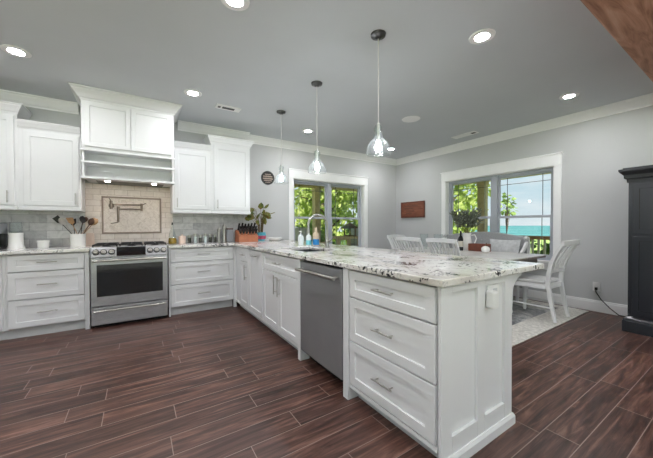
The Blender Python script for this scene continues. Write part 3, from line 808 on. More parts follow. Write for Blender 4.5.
for x, y in ((-.88, 2.04), (-.88, -.1), (.576, -.1), (2.39, -.6), (4.36, -.6), (-.88, -1.8), (.576, -1.8), (2.39, -2.6), (4.36, -2.6), (-1.9, -3.6), (.576, -3.6), (-2.2, 2.0)):  # further lamps added out of view to brighten the room
    downlight(x, y, 'added recessed light out of view, brightening the room')
def vent(x0, x1, y0, y1, label, along):
    r = thing('ceiling_vent', label, 'vent', ((x0+x1)/2, (y0+y1)/2, CEIL))
    build('frame', MB().box(x0, x1, y0, y1, CEIL-.012, CEIL-.0005), M['lamp_trim'], r, bevel=.004)
    if along == 'x':
        a, b = x0+(x1-x0)*.25, x0+(x1-x0)*.75
        build('slot', MB().box(a, b, y0+.04, y1-.04, CEIL-.0135, CEIL-.0121), M['vent_dark'], r)
        build('slot', MB().box(x0+.025, a-.02, y0+.045, y1-.045, CEIL-.0135, CEIL-.0121), M['vent_dark'], r)
    else:
        a, b = y0+.02, y0+.09
        build('slot', MB().box(x0+.05, x1-.05, a, b, CEIL-.0135, CEIL-.0121), M['vent_dark'], r)
vent(.86, 1.17, 3.86, 4.00, 'long white ceiling vent with dark slots beside the kitchen recessed light', 'x')
vent(4.63, 4.79, 2.72, 3.14, 'white ceiling vent close to the crown moulding above the dining window', 'y')
sp = thing('ceiling_speaker', 'flat round white ceiling speaker between nearest pendant and dining wall', 'speaker', (3.357, 2.92, CEIL))
build('grille', MB().lathe((3.357, 2.92, CEIL), [(0, -.010), (.10, -.010), (.125, -.007), (.13, -.0005), (0, -.0005)], 32), M['lamp_trim'], sp, smooth=True)
def pendant(y, label, first=None):
    if first: return dup(first, (1.652, y, CEIL), 0, label)
    r = thing('pendant_lamp', label, 'pendant light', (1.652, y, CEIL), 0, 'clear glass pendants over the peninsula', local=True)
    build('canopy', MB().lathe((0, 0, 0), [(0, -.036), (.020, -.035), (.028, -.024), (.058, -.016), (.062, -.0005), (0, -.0005)], 28), M['pewter'], r, smooth=True)
    build('cord', MB().tube([(0, 0, -.030), (0, 0, -.725)], .0035, 8), M['ceramic'], r, smooth=True)
    prof = [(.014, -.728), (.026, -.738), (.036, -.758), (.036, -.775), (.026, -.795), (.024, -.803), (.034, -.812), (.037, -.826), (.036, -.838),
            (.050, -.850), (.072, -.872), (.090, -.905), (.098, -.94), (.100, -.968), (.096, -.972)]
    inner = [(max(.008, a-.004), b) for a, b in reversed(prof)]
    build('lamp_shade', MB().lathe((0, 0, 0), prof + inner, 36, closed=True), M['shade'], r, smooth=True)
    build('socket', MB().tube([(0, 0, -.72), (0, 0, -.86)], .012, 14), M['ceramic'], r, smooth=True)
    build('bulb', MB().lathe((0, 0, 0), [(0, -.945), (.014, -.941), (.023, -.925), (.025, -.908), (.020, -.885), (.012, -.8605), (0, -.8605)], 20), M['bulb'], r, smooth=True)
    return r
pn = pendant(1.775, 'nearest and largest-looking clear glass bell pendant over the peninsula')
pendant(2.74, 'middle clear glass bell pendant, hanging in front of the sink window', pn)
pendant(3.68, 'farthest clear glass bell pendant, hanging beside the round wall sign', pn)

# added out of view: uplights brighten the ceiling, a pale rug bounces light
def fill_uplight(x, y, label):
    r = thing('added_uplight', label, 'floor lamp', (x, y, 0), 0, 'added unseen uplights in the living area')
    build('base', MB().lathe((x, y, 0), [(0, 0), (.14, 0), (.14, .02), (.03, .03), (0, .03)], 24), M['pewter'], r, smooth=True)
    build('pole', MB().tube([(x, y, .03), (x, y, 1.74)], .014, 12), M['pewter'], r, smooth=True)
    build('lamp_shade', MB().lathe((x, y, 1.74), [(.02, 0), (.10, .03), (.17, .10), (.165, .10), (.095, .037), (.02, .008)], 28, closed=True), M['ceramic'], r, smooth=True)
    build('bulb', MB().lathe((x, y, 1.79), [(0, 0), (.03, .015), (.042, .045), (.03, .075), (0, .088)], 18), M['fill_bulb'], r, smooth=True)
for x, y in ((-2.7, 1.3), (-2.7, -1.0), (-2.7, -4.7), (4.6, -3.2), (.2, -4.8)): fill_uplight(x, y, 'added unseen uplight brightening the ceiling from out of view')
lr = build('area_rug', MB().box(-3.0, 2.4, -4.4, -1.2, .0005, .012), M['rugborder'], None)  # unseen, added to throw light back up
tag(lr, 'added unseen pale rug bouncing light behind the camera', 'rug')

# ================================================================== DINING AREA
rg = thing('area_rug', 'distressed grey area rug under the dining table', 'rug', (3.95, 2.6, 0))
build('rug_border', MB().box(2.75, 5.08, 1.375, 4.35, .0005, .010), M['rugborder'], rg, bevel=.003)
build('rug_field', MB().box(2.98, 4.90, 1.66, 4.12, .0101, .0125), M['rug'], rg)
TX0, TX1, TY0, TY1 = 3.66, 4.62, 1.70, 3.62
r = thing('dining_table', 'whitewashed rectangular dining table on the rug by the window', 'table', (4.19, 2.66, .0125))
build('tabletop', MB().box(TX0, TX1, TY0, TY1, .749, .762), M['tabletop'], r, bevel=.003)
build('edge_band', MB().box(TX0+.003, TX1-.003, TY0+.003, TY1-.003, .728, .7489), M['tableedge'], r)
build('apron', MB().box(TX0+.06, TX1-.06, TY0+.08, TY1-.08, .63, .7275), M['tableedge'], r)
for x in (TX0+.11, TX1-.11):
    for y in (TY0+.45, TY1-.20):
        build('leg', MB().lathe((x, y, .0126), [(.03, 0), (.038, .04), (.028, .07), (.040, .22), (.046, .36), (.034, .46), (.046, .50), (.046, .617)], 16), M['chairwhite'], r, smooth=True)
def make_chair(label, loc, rz):
    r = thing('dining_chair', label, 'chair', loc, rz, 'white slat-back dining chairs', local=True)
    w = M['chairwhite']
    sec = [(-.016, -.019), (.016, -.019), (.016, .019), (-.016, .019)]
    def post(s):
        pts = [(.195*s, -.285, .014), (.19*s, -.262, .12), (.188*s, -.235, .28), (.188*s, -.21, .44), (.192*s, -.215, .56), (.20*s, -.25, .72), (.210*s, -.31, .85), (.218*s, -.365, .935)]
        m = MB()
        m.sweep(pts, [[(a*k, b*k) for a, b in sec] for k in (.8, .95, 1.1, 1.2, 1.15, 1.0, .9, .85)], up=(0, 1, 0)); return m
    for s in (-1, 1): build('back_leg', post(s), w, r, bevel=.004)
    for s in (-1, 1):
        build('front_leg', MB().lathe((.195*s, .20, 0), [(.016, 0), (.024, .03), (.019, .06), (.026, .2), (.03, .33), (.022, .36), (.028, .38), (.028, .44)], 14), w, r, smooth=True)
    m = MB().box(-.20, .20, .185, .215, .385, .445)
    m.box(-.205, -.185, -.19, .185, .385, .445).box(.185, .205, -.19, .185, .385, .445).box(-.185, .185, -.215, -.195, .385, .445)
    build('seat_frame', m, w, r)
    m = MB().prism([(-.205, -.185), (.205, -.185), (.235, .225), (.21, .245), (-.21, .245), (-.235, .225)], 'z', .4455, .482)
    build('seat', m, M['seatpad'], r, bevel=.012, seg=3)
    def arc(y, z, hw, bow, n=8): return [(hw*(2*i/n-1), y - bow*(1-(2*i/n-1)**2), z + .012*(1-(2*i/n-1)**2)) for i in range(n+1)]
    build('top_rail', MB().sweep(arc(-.365, .935, .230, .035), [(-.016, -.034), (.016, -.034), (.016, .034), (-.016, .034)], up=(0, 0, 1)) if False else
          MB().sweep(arc(-.365, .935, .230, .035), [(-.014, -.026), (.014, -.026), (.017, .030), (-.017, .030)]), w, r, bevel=.005)
    build('lower_rail', MB().sweep(arc(-.228, .60, .19, .02), [(-.011, -.022), (.011, -.022), (.011, .022), (-.011, .022)]), w, r, bevel=.003)
    for i in range(6):
        t = -1 + 2*(i+.5)/6
        xa, xb = t*.165, t*.205; ba = .02*(1-t*t); bb = .035*(1-t*t)
        pts = [(xa, -.228-ba, .605), (xa*1.04, -.252-ba, .72), (xb*.97, -.31-bb, .85), (xb, -.358-bb, .925)]
        build('slat', MB().bar(pts, .024, .012, up=(0, 1, 0)), w, r)
    for s in (-1, 1): build('stretcher', MB().tube([(.195*s, .195, .17), (.19*s, -.262, .17)], .009, 8), w, r, smooth=True)
    return r
RT = .0128
ch = make_chair('white slat-back chair at the near end of the dining table, seen side-on', (4.265, 1.69, RT), 0)
dup(ch, (3.78, 2.46, RT), -PI/2, 'white slat-back chair on the near side of the table, beside the wine bottle')
dup(ch, (3.78, 3.03, RT), -PI/2, 'middle white slat-back chair of the three showing above the worktop')
dup(ch, (4.15, 3.60, RT), PI, 'white slat-back chair at the far end of the dining table, leftmost of the chairs')
# settee
r = thing('settee', 'grey tufted settee with white wooden arms under the dining window', 'sofa', (4.90, 2.85, RT))
SYa, SYb = 2.08, 3.55
n = 14; pts = []
for i in range(n+1):
    t = i/n; y = SYa+.05 + (SYb-SYa-.10)*t
    pts.append((y, .985 + .065*math.sin(PI*min(1, max(0, (t-.04)/.92)))))
mb = MB().prism([(SYa+.05, .50)] + pts + [(SYb-.05, .50)], 'x', 5.03, 5.11)
bk = build('backrest', mb, M['fabric'], r, bevel=.02, seg=3)
mb = MB()
for i in range(7):
    for z in (.66, .78, .90):
        y = SYa+.20+(SYb-SYa-.40)*i/6 + (.09 if z == .78 else 0)
        if y < SYb-.15: mb.lathe((5.027, y, z), [(0, -.012), (.010, -.006), (.012, 0), (.010, .006), (0, .012)], 8)
build('tuft_button', mb, M['fabric'], bk, smooth=True)
build('seat', MB().box(4.752, 5.028, SYa+.06, SYb-.06, .36, .49), M['fabric'], r, bevel=.03, seg=3)
for y in (SYa, SYb-.045):
    mb = MB().bar([(5.10, y+.022, .55), (5.08, y+.022, .86), (5.05, y+.022, .965), (5.00, y+.022, .975), (4.965, y+.022, .94)], .045, .04, up=(0, 1, 0))
    mb.bar([(5.02, y+.022, .90), (4.93, y+.022, .80), (4.85, y+.022, .74), (4.79, y+.022, .70), (4.77, y+.022, .60), (4.775, y+.022, .36)], .045, .04, up=(0, 1, 0))
    build('arm', mb, M['chairwhite'], r, bevel=.008)
for x in (4.78, 5.07):
    for y in (SYa+.045, SYb-.045): build('leg', MB().tube([(x, y, RT+.0003), (x, y, .36)], .018, 12, r1=.028), M['chairwhite'], r, smooth=True)
mb = MB()
def cushion(w, h, d, nx=10):
    m = MB(); V = {}
    for side in (1, -1):
        for i in range(nx+1):
            for j in range(nx+1):
                u, v = 2*i/nx-1, 2*j/nx-1
                th = d*(1-abs(u)**3)*(1-abs(v)**3)
                edge = abs(u) == 1 or abs(v) == 1
                k = (i, j) if edge else (i, j, side)
                if k not in V:
                    V[k] = len(m.v); m.v.append((side*th/2 if not edge else 0, u*w/2*(1-.06*(1-v*v)*abs(u)), v*h/2*(1-.06*(1-u*u)*abs(v))))
        g = lambda i, j: V[(i, j)] if (i, j) in V else V[(i, j, side)]
        for i in range(nx):
            for j in range(nx):
                m.f.append((g(i, j), g(i+1, j), g(i+1, j+1), g(i, j+1)))
    return m
cu = build('throw_pillow', cushion(.46, .42, .13), M['pillow'], None, smooth=True)
cu.location = (4.93, 2.40, .732); cu.rotation_euler = (0, math.radians(14), math.radians(4))
tag(cu, 'light grey pillow leaning on the settee back', 'pillow')

TT = .7622
# wine bottle, pitcher with olive sprigs, box, pumpkin, cloche
r = thing('wine_bottle', 'dark wine bottle with cream label on the dining table', 'bottle', (4.32, 2.75, TT))
b0 = (4.32, 2.75, TT)
build('body', MB().lathe(b0, [(0, 0), (.037, 0), (.038, .01), (.038, .19), (.03, .215), (.016, .235), (.0145, .30), (.0165, .302), (.0165, .315), (0, .315)], 20), M['bottle'], r, smooth=True)
build('paper_label', MB().lathe(b0, [(.0384, .06), (.0388, .06), (.0388, .15), (.0384, .15)], 20, closed=True), M['label'], r, smooth=True)
pc = (4.51, 2.76, TT)
r = thing('pitcher', 'white ceramic pitcher holding olive sprigs on the dining table', 'pitcher', pc)
build('body', MB().lathe(pc, [(0, 0), (.060, 0), (.072, .03), (.075, .10), (.060, .19), (.055, .24), (.068, .275), (.063, .275), (.049, .24), (.054, .19), (.066, .10), (.060, .03), (0, .012)], 24), M['ceramic'], r, smooth=True)
build('handle', MB().tube([(pc[0]+.02, pc[1]-.055, TT+.235), (pc[0]+.05, pc[1]-.10, TT+.245), (pc[0]+.055, pc[1]-.125, TT+.19), (pc[0]+.04, pc[1]-.105, TT+.11), (pc[0]+.02, pc[1]-.07, TT+.075)], .010, 10), M['ceramic'], r, smooth=True)
def leaf_mesh(mb, p, d, L, W, rnd):
    d = Vector(d).normalized(); up = Vector((rnd.uniform(-1, 1), rnd.uniform(-1, 1), rnd.uniform(-.2, 1))).normalized()
    s = d.cross(up)
    if s.length < .05: s = d.cross(Vector((1, .3, 0)))
    s.normalize(); nrm = s.cross(d)
    p = Vector(p)
    mb.add([p, p+d*L*.35+s*W*.5-nrm*W*.12, p+d*L*.75+s*W*.38-nrm*W*.15, p+d*L, p+d*L*.75-s*W*.38-nrm*W*.15, p+d*L*.35-s*W*.5-nrm*W*.12, p+d*L*.45],
           [(0, 1, 6), (1, 2, 3, 6), (3, 4, 5, 6), (0, 6, 5)])
def sprig_plant(name, label, cat, base, n, hmin, hmax, spread, L, W, mleaf, mstem, seed, per=14, top_only=.35):
    rnd = random.Random(seed)
    r = thing(name, label, cat, base)
    st = MB(); lf = MB()
    for i in range(n):
        a = 2*PI*i/n + rnd.uniform(-.4, .4); h = rnd.uniform(hmin, hmax); sp = spread*rnd.uniform(.25, 1)
        b = Vector(base) + Vector((math.cos(a)*.012, math.sin(a)*.012, .02))
        P = [b]
        for k in range(1, 6):
            t = k/5
            q_ = max(0, (t-.35)/.65)**1.3; P.append(b + Vector((math.cos(a)*sp*q_, math.sin(a)*sp*q_, h*t)))
        st.tube(P, .0035, 5, r1=.0015)
        for k in range(per):
            t = top_only + (1-top_only)*k/(per-1)
            q = t*5; i0 = min(4, int(q)); pos = P[i0].lerp(P[i0+1], q-i0)
            dr = (P[i0+1]-P[i0]).normalized() + Vector((rnd.uniform(-1, 1), rnd.uniform(-1, 1), rnd.uniform(-.5, .8)))*1.1
            leaf_mesh(lf, pos, dr, L*rnd.uniform(.7, 1.2), W*rnd.uniform(.8, 1.2), rnd)
    build('stems', st, mstem, r); build('foliage', lf, mleaf, r)
    return r
sprig_plant('olive_sprigs', 'bushy dark olive sprigs standing in the white pitcher', 'plant', (pc[0], pc[1], TT+.013), 22, .42, .60, .23, .08, .032, M['olive'], M['stem'], 4, per=20, top_only=.72)
r = thing('wooden_box', 'long reddish brown wooden centrepiece box on the dining table', 'box', (4.44, 2.51, TT))
mb = MB(); X0, X1, Y0, Y1 = 4.38, 4.50, 2.37, 2.66
mb.box(X0, X1, Y0, Y1, TT+.0002, TT+.012).box(X0, X0+.012, Y0, Y1, TT+.012, TT+.115).box(X1-.012, X1, Y0, Y1, TT+.012, TT+.115).box(X0+.012, X1-.012, Y0, Y0+.012, TT+.012, TT+.115).box(X0+.012, X1-.012, Y1-.012, Y1, TT+.012, TT+.115)
build('body', mb, M['boxwood'], r, bevel=.002)
for y in (Y0-.006, Y1+.006): build('handle', MB().tube([(4.41, y, TT+.08), (4.44, y + (-.012 if y < 2.5 else .012), TT+.085), (4.47, y, TT+.08)], .005, 8), M['iron'], r, smooth=True)
pk = (4.22, 2.30, TT)
r = thing('ceramic_pumpkin', 'small white ceramic pumpkin with stem in front of the wooden box', 'ornament', pk)
mb = MB(); nn = 32; rings = []
for k in range(9):
    a = -PI/2 + PI*k/8; rr = .058*math.cos(a)**.8 if 0 < k < 8 else .006; z = .05 + .050*math.sin(a)
    rings.append([(pk[0]+rr*(1-.08*abs(math.cos(4*2*PI*i/nn)))*math.cos(2*PI*i/nn), pk[1]+rr*(1-.08*abs(math.cos(4*2*PI*i/nn)))*math.sin(2*PI*i/nn), TT+z) for i in range(nn)])
for k, g in enumerate(rings): mb.v += g
for k in range(8): mb.f += [(k*nn+i, k*nn+(i+1)%nn, (k+1)*nn+(i+1)%nn, (k+1)*nn+i) for i in range(nn)]
mb.f += [tuple(range(nn-1, -1, -1)), tuple(range(8*nn, 9*nn))]
build('body', mb, M['ceramic'], r, smooth=True)
build('stem', MB().tube([(pk[0], pk[1], TT+.098), (pk[0]+.002, pk[1], TT+.125), (pk[0]+.012, pk[1]-.01, TT+.145)], .008, 8, r1=.006), M['stem'], r, smooth=True)
for gx, gy, lab in ((4.12, 3.02, 'clear glass tumbler vase nearer the wine bottle, showing above the chair backs'), (4.12, 3.30, 'clear glass tumbler vase farther from the wine bottle, showing above the chair backs')):
    g = build('glass_vase', MB().lathe((gx, gy, TT), [(.05, 0), (.058, .06), (.065, .20), (.07, .255), (.066, .255), (.061, .2), (.054, .06), (.046, .008)], 24, closed=True), M['clear'], None, smooth=True)
    tag(g, lab, 'vase')

# wall pieces
r = thing('wall_sign', 'red brown framed wooden sign on the grey wall left of the dining window', 'sign', (XR-.03, 4.445, 1.515))
build('board', MB().box(XR-.025, XR-.001, 4.15, 4.74, 1.365, 1.665), M['signwood'], r)
mb = MB()
for a in ((4.12, 4.77, 1.665, 1.693), (4.12, 4.77, 1.337, 1.365), (4.12, 4.15, 1.365, 1.665), (4.74, 4.77, 1.365, 1.665)): mb.box(XR-.04, XR-.001, *a)
build('frame', mb, M['boxwood'], r, bevel=.003)
mb = MB(); rnd = random.Random(3)
for z, a, b in ((1.60, 4.30, 4.64), (1.545, 4.42, 4.66), (1.49, 4.40, 4.62), (1.435, 4.46, 4.60)):
    y = a
    while y < b: mb.box(XR-.027, XR-.0252, y, y+.022, z-.014, z+.014*rnd.uniform(.3, 1)); y += .034
build('lettering', mb, M['darkspoon'], r)
r = thing('round_sign', 'round black sign with tan lettering on the wall beside the farthest pendant', 'sign', (1.96, YS-.02, 2.015))
c = (1.96, YS, 2.016)
build('board', MB().tube([(c[0], c[1]-.001, c[2]), (c[0], c[1]-.014, c[2])], .122, 36), M['signblack'], r, smooth=True)
mb = MB()
for k in range(40):
    a0, a1 = 2*PI*k/40, 2*PI*(k+1)/40; q = []
    for rr, dy in ((.112, -.0145), (.122, -.0145), (.122, -.020), (.112, -.020)):
        for a in (a0, a1): q.append((c[0]+rr*math.cos(a), c[1]+dy, c[2]+rr*math.sin(a)))
    mb.add(q, [(0,1,3,2),(2,3,5,4),(4,5,7,6),(6,7,1,0)])
build('rim', mb, M['pewter'], r)
mb = MB()
for z, hw, hh in ((.062, .055, .008), (.028, .085, .014), (-.012, .09, .014), (-.048, .075, .009), (-.078, .045, .007)):
    x = -hw
    while x < hw-.005: mb.box(c[0]+x, c[0]+x+.013, c[1]-.0165, c[1]-.0142, c[2]+z-hh, c[2]+z+hh*rnd.uniform(.4, 1)); x += .019
build('lettering', mb, M['signtan'], r)
r = thing('wall_outlet', 'white wall outlet with a black plug beside the dark hutch', 'outlet', (XR-.005, 1.325, .34))
build('cover_plate', MB().box(XR-.007, XR-.0005, 1.285, 1.365, .275, .395), M['plastic'], r, bevel=.002)
build('socket', MB().box(XR-.009, XR-.0071, 1.308, 1.342, .345, .378), M['plastic'], r)
cd = thing('power_cord', 'black power cord running from the wall outlet to the floor by the hutch', 'cord', (XR-.03, 1.2, .02))
build('plug', MB().box(XR-.035, XR-.0073, 1.312, 1.338, .290, .325), M['black'], cd, bevel=.003)
build('cable', MB().tube([(XR-.033, 1.325, .305), (XR-.05, 1.32, .27), (XR-.05, 1.27, .18), (XR-.045, 1.18, .08), (XR-.04, 1.10, .012), (XR-.04, .96, .008)], .006, 8), M['black'], cd, smooth=True)

# hutch (front faces -x, far side towards +y)
r = thing('hutch', 'charcoal black hutch cabinet with panelled doors at the right edge', 'cabinet', (4.82, .37, 0))
hx, h0, h1 = 4.50, -.14, .895
build('body', MB().box(hx, XR-.05, h0, h1, .1205, 1.665), M['hutch'], r, bevel=.003)
build('plinth', MB().box(hx-.045, XR-.05, h0-.035, h1+.035, 0, .12), M['hutch'], r, bevel=.003)
build('base_moulding', MB().moulding([(XR-.05, h1), (hx, h1), (hx, h0), (XR-.05, h0)], [(0, .1205), (.032, .1205), (.028, .14), (.012, .155), (0, .165)], -1), M['hutch'], r)
build('crown', MB().moulding([(XR-.05, h1), (hx, h1), (hx, h0), (XR-.05, h0)], [(0, 1.62), (.01, 1.62), (.014, 1.655), (.03, 1.665), (.034, 1.70), (.06, 1.73), (.068, 1.745), (.068, 1.765), (-.02, 1.765), (-.02, 1.666), (0, 1.666)], -1), M['hutch'], r)
build('top', MB().box(hx-.04, XR-.05, h0-.04, h1+.04, 1.7655, 1.78), M['hutch'], r, bevel=.003)
FHU = lambda u, d, z: (hx - d, u, z)
mid = (h0+h1)/2
for a, b, ku in ((mid+.003, h1-.035, mid+.03), (h0+.035, mid-.003, mid-.03)):
    for z0, z1 in ((.19, 1.035), (1.065, 1.60)):
        d = build('door', MB().panel(FHU, a, b, z0, z1, t=.018, fw=.05, rec=.012), M['hutch'], r)
        build('knob', MB().tube([FHU(ku, .018, (z0+z1)/2), FHU(ku, .03, (z0+z1)/2), FHU(ku, .042, (z0+z1)/2)], [.006, .014, .010], 12), M['pewter'], d, smooth=True)

# ================================================================== COUNTER ITEMS
CT = .9143
def lathe_thing(name, label, cat, x, y, prof, mat, group=None, n=24):
    return tag(build(name, MB().lathe((x, y, CT), prof, n), mat, None, smooth=True), label, cat, group)
# left of the range
r = thing('coffee_maker', 'steel and black coffee maker at the far left edge of the worktop', 'appliance', (-1.33, 4.62, CT))
build('base', MB().box(-1.43, -1.23, 4.50, 4.74, CT, CT+.035), M['black'], r, bevel=.006)
build('column', MB().box(-1.43, -1.23, 4.66, 4.74, CT+.0352, CT+.17), M['black'], r, bevel=.004)
build('head', MB().box(-1.43, -1.23, 4.51, 4.74, CT+.1702, CT+.29), M['canister'], r, bevel=.012)
build('carafe', MB().lathe((-1.33, 4.575, CT+.0353), [(0, 0), (.05, 0), (.062, .03), (.058, .08), (.045, .10), (.048, .115), (0, .115)], 20), M['bottle'], r, smooth=True)
jx, jy = -1.135, 4.62
r = thing('jar', 'white ceramic jar on a flared foot with tall clear glass top', 'jar', (jx, jy, CT))
build('body', MB().lathe((jx, jy, CT), [(0, 0), (.072, 0), (.074, .012), (.062, .04), (.060, .155), (.063, .165), (.063, .178), (0, .178)], 28), M['ceramic'], r, smooth=True)
build('glass_top', MB().lathe((jx, jy, CT), [(.052, .1785), (.054, .25), (.050, .30), (.046, .30), (.050, .25), (.048, .1785)], 24, closed=True), M['clear'], r, smooth=True)
r = thing('sugar_bowl', 'small low white lidded dish between the jar and the utensil crock', 'bowl', (-.91, 4.60, CT))
build('body', MB().lathe((-.91, 4.60, CT), [(0, 0), (.050, 0), (.052, .05), (.052, .068), (0, .068)], 24), M['ceramic'], r, smooth=True)
build('lid', MB().lathe((-.91, 4.60, CT), [(0, .0682), (.055, .0682), (.055, .084), (.05, .088), (0, .089)], 24), M['ceramic'], r, smooth=True)
ux, uy = -.602, 4.60
crock = lathe_thing('utensil_crock', 'white ceramic crock full of cooking utensils left of the range', 'crock', ux, uy,
    [(0, 0), (.070, 0), (.074, .008), (.075, .14), (.077, .145), (.077, .158), (.068, .158), (.066, .03), (0, .02)], M['ceramic'], n=32)
rnd = random.Random(7)
utens = [('wooden_spoon', 'pale wooden spoon leaning left in the white crock', 'spoon', -.45, .15, 'spoonwood', 'spoon'),
         ('wooden_spoon', 'pale wooden spoon standing upright in the middle of the crock', 'spoon', -.12, .25, 'spoonwood', 'spoon'),
         ('cooking_spoon', 'dark wooden spoon leaning furthest left in the white crock', 'spoon', -.75, -.1, 'darkspoon', 'spoon'),
         ('spatula', 'black slotted spatula leaning left at the front of the crock', 'spatula', -.6, -.4, 'black', 'flat'),
         ('whisk', 'steel whisk standing in the utensil crock', 'whisk', .28, .1, 'nickel', 'whisk'),
         ('spatula', 'black spatula tilted right in the utensil crock', 'spatula', .48, .3, 'black', 'flat'),
         ('ladle', 'steel ladle handle leaning right in the utensil crock', 'ladle', .42, -.35, 'nickel', 'spoon'),
         ('spatula', 'pale wooden spatula at the back of the white crock', 'spatula', 0, 0, 'spoonwood', 'flat'),
         ('cooking_spoon', 'black cooking spoon at the back of the white crock', 'spoon', 0, 0, 'black', 'spoon'),
         ('cooking_spoon', 'dark walnut spoon leaning furthest right over the range', 'spoon', .95, -.15, 'darkspoon', 'spoon')]
for i, (nm, lab, cat, lx, ly, mt, kind) in enumerate(utens):
    a = 2*PI*i/10 + .35
    p0 = Vector((ux+.046*math.cos(a+2.2), uy+.046*math.sin(a+2.2), CT+.032))
    dirn = (Vector((ux+.057*math.cos(a), uy+.057*math.sin(a), CT+.158)) - p0).normalized(); L = .285 + .016*(i % 3)
    r = thing(nm, lab, cat, tuple(p0), 0, 'utensils in the white crock')
    p1 = p0 + dirn*L
    build('handle', MB().tube([p0, p0+dirn*L*.5, p1], [.0042, .004, .004], 8), M[mt], r, smooth=True)
    mb = MB(); s = Vector((1, -.5, 0)).normalized()
    if kind == 'spoon':
        mb.sweep([p1-dirn*.002, p1+dirn*.025, p1+dirn*.055, p1+dirn*.085, p1+dirn*.10], [[(w*math.cos(2*PI*k/10), .35*w*math.sin(2*PI*k/10)) for k in range(10)] for w in (.004, .027, .036, .025, .004)], up=(.3, 1, 0))
    elif kind == 'flat':
        mb.sweep([p1-dirn*.002, p1+dirn*.02, p1+dirn*.09], [[(-w, -.002), (w, -.002), (w, .002), (-w, .002)] for w in (.004, .028, .034)], up=(.3, 1, 0))
    else:
        for k in range(4):
            b = PI*k/4; o = s*math.cos(b) + dirn.cross(s)*math.sin(b)
            mb.tube([p1, p1+dirn*.03+o*.018, p1+dirn*.07+o*.024, p1+dirn*.10, p1+dirn*.07-o*.024, p1+dirn*.03-o*.018, p1], .0014, 5)
    build('head', mb, M[mt], r, smooth=True)
bd = MB().prism([(-.50-.05+.0, CT), (-.462, CT), (-.462, CT+.15), (-.475, CT+.165), (-.535, CT+.165), (-.55, CT+.15)], 'y', 4.765, 4.785)
tag(build('cutting_board', bd, M['clay'], bevel=.004), 'small tan board leaning against the tile behind the utensil crock', 'board')
# right of the range
r = thing('oil_bottle', 'conical clear bottle of golden oil with black spout right of the range', 'bottle', (.415, 4.62, CT))
oc = (.415, 4.62, CT)
build('oil', MB().lathe(oc, [(0, .004), (.050, .004), (.052, .05), (.046, .082), (0, .082)], 24), M['oil'], r, smooth=True)
build('glass', MB().lathe(oc, [(.054, 0), (.056, .05), (.040, .14), (.018, .22), (.014, .27), (.012, .27), (.016, .22), (.038, .14), (.0535, .05), (.052, .003)], 24, closed=True), M['clear'], r, smooth=True)
build('spout', MB().tube([(oc[0], oc[1], CT+.265), (oc[0], oc[1], CT+.30)], .012, 12, r1=.008), M['black'], r, smooth=True)
r = thing('jar', 'small pale pink lidded jar beside the oil bottle', 'jar', (.535, 4.60, CT))
build('body', MB().lathe((.535, 4.60, CT), [(0, 0), (.044, 0), (.046, .02), (.046, .09), (0, .09)], 24), M['clay'], r, smooth=True)
build('lid', MB().lathe((.535, 4.60, CT), [(0, .0902), (.048, .0902), (.048, .105), (.01, .112), (.012, .128), (0, .13)], 24), M['clay'], r, smooth=True)
def spice(x, y, h, fill, label):
    r = thing('spice_jar', label, 'jar', (x, y, CT), 0, 'small jars in front of the marble tile')
    build('contents', MB().lathe((x, y, CT), [(0, .003), (.022, .003), (.022, h*.66), (0, h*.66)], 16), M[fill], r, smooth=True)
    build('glass', MB().lathe((x, y, CT), [(.0255, 0), (.0255, h*.78), (.023, h*.78), (.023, .002)], 16, closed=True), M['clear'], r, smooth=True)
    build('cap', MB().lathe((x, y, CT), [(0, h*.782), (.027, h*.782), (.027, h), (0, h)], 16), M['nickel'], r, smooth=True)
spice(.635, 4.64, .115, 'spice', 'dark filled spice jar standing next to the pale pink jar')
spice(.715, 4.64, .135, 'clearish', 'tall pale spice jar, second along from the pink jar')
spice(.785, 4.65, .115, 'spice', 'dark filled spice jar, third along from the pink jar')
spice(.855, 4.65, .135, 'clearish', 'tall pale spice jar, fourth along from the pink jar')
spice(.925, 4.66, .12, 'spice', 'dark filled spice jar, fifth along from the pink jar')
spice(.992, 4.66, .12, 'spice', 'dark filled spice jar, nearest to the steel pepper mills')
for x, y, s, lab in ((1.03, 4.56, .82, 'shorter steel pepper mill left of the tall mill'), (1.115, 4.60, 1.0, 'tall steel pepper mill between the spice jars and grey canister')):
    r = thing('pepper_mill', lab, 'mill', (x, y, CT), 0, 'steel pepper mills')
    build('body', MB().lathe((x, y, CT), [(0, 0), (.030*s, 0), (.031*s, .02*s), (.022*s, .10*s), (.026*s, .19*s), (0, .19*s)], 20), M['nickel'], r, smooth=True)
    build('head', MB().lathe((x, y, CT), [(0, .191*s), (.022*s, .191*s), (.034*s, .215*s), (.036*s, .235*s), (.024*s, .262*s), (.008*s, .268*s), (.008*s, .285*s), (0, .287*s)], 20), M['nickel'], r, smooth=True)
r = thing('canister', 'square slate grey canister between pepper mill and knife block', 'canister', (1.215, 4.68, CT))
build('body', MB().box(1.165, 1.265, 4.63, 4.73, CT, CT+.19), M['canister'], r, bevel=.008)
build('lid', MB().box(1.168, 1.262, 4.633, 4.727, CT+.1902, CT+.215), M['darkspoon'], r, bevel=.004)
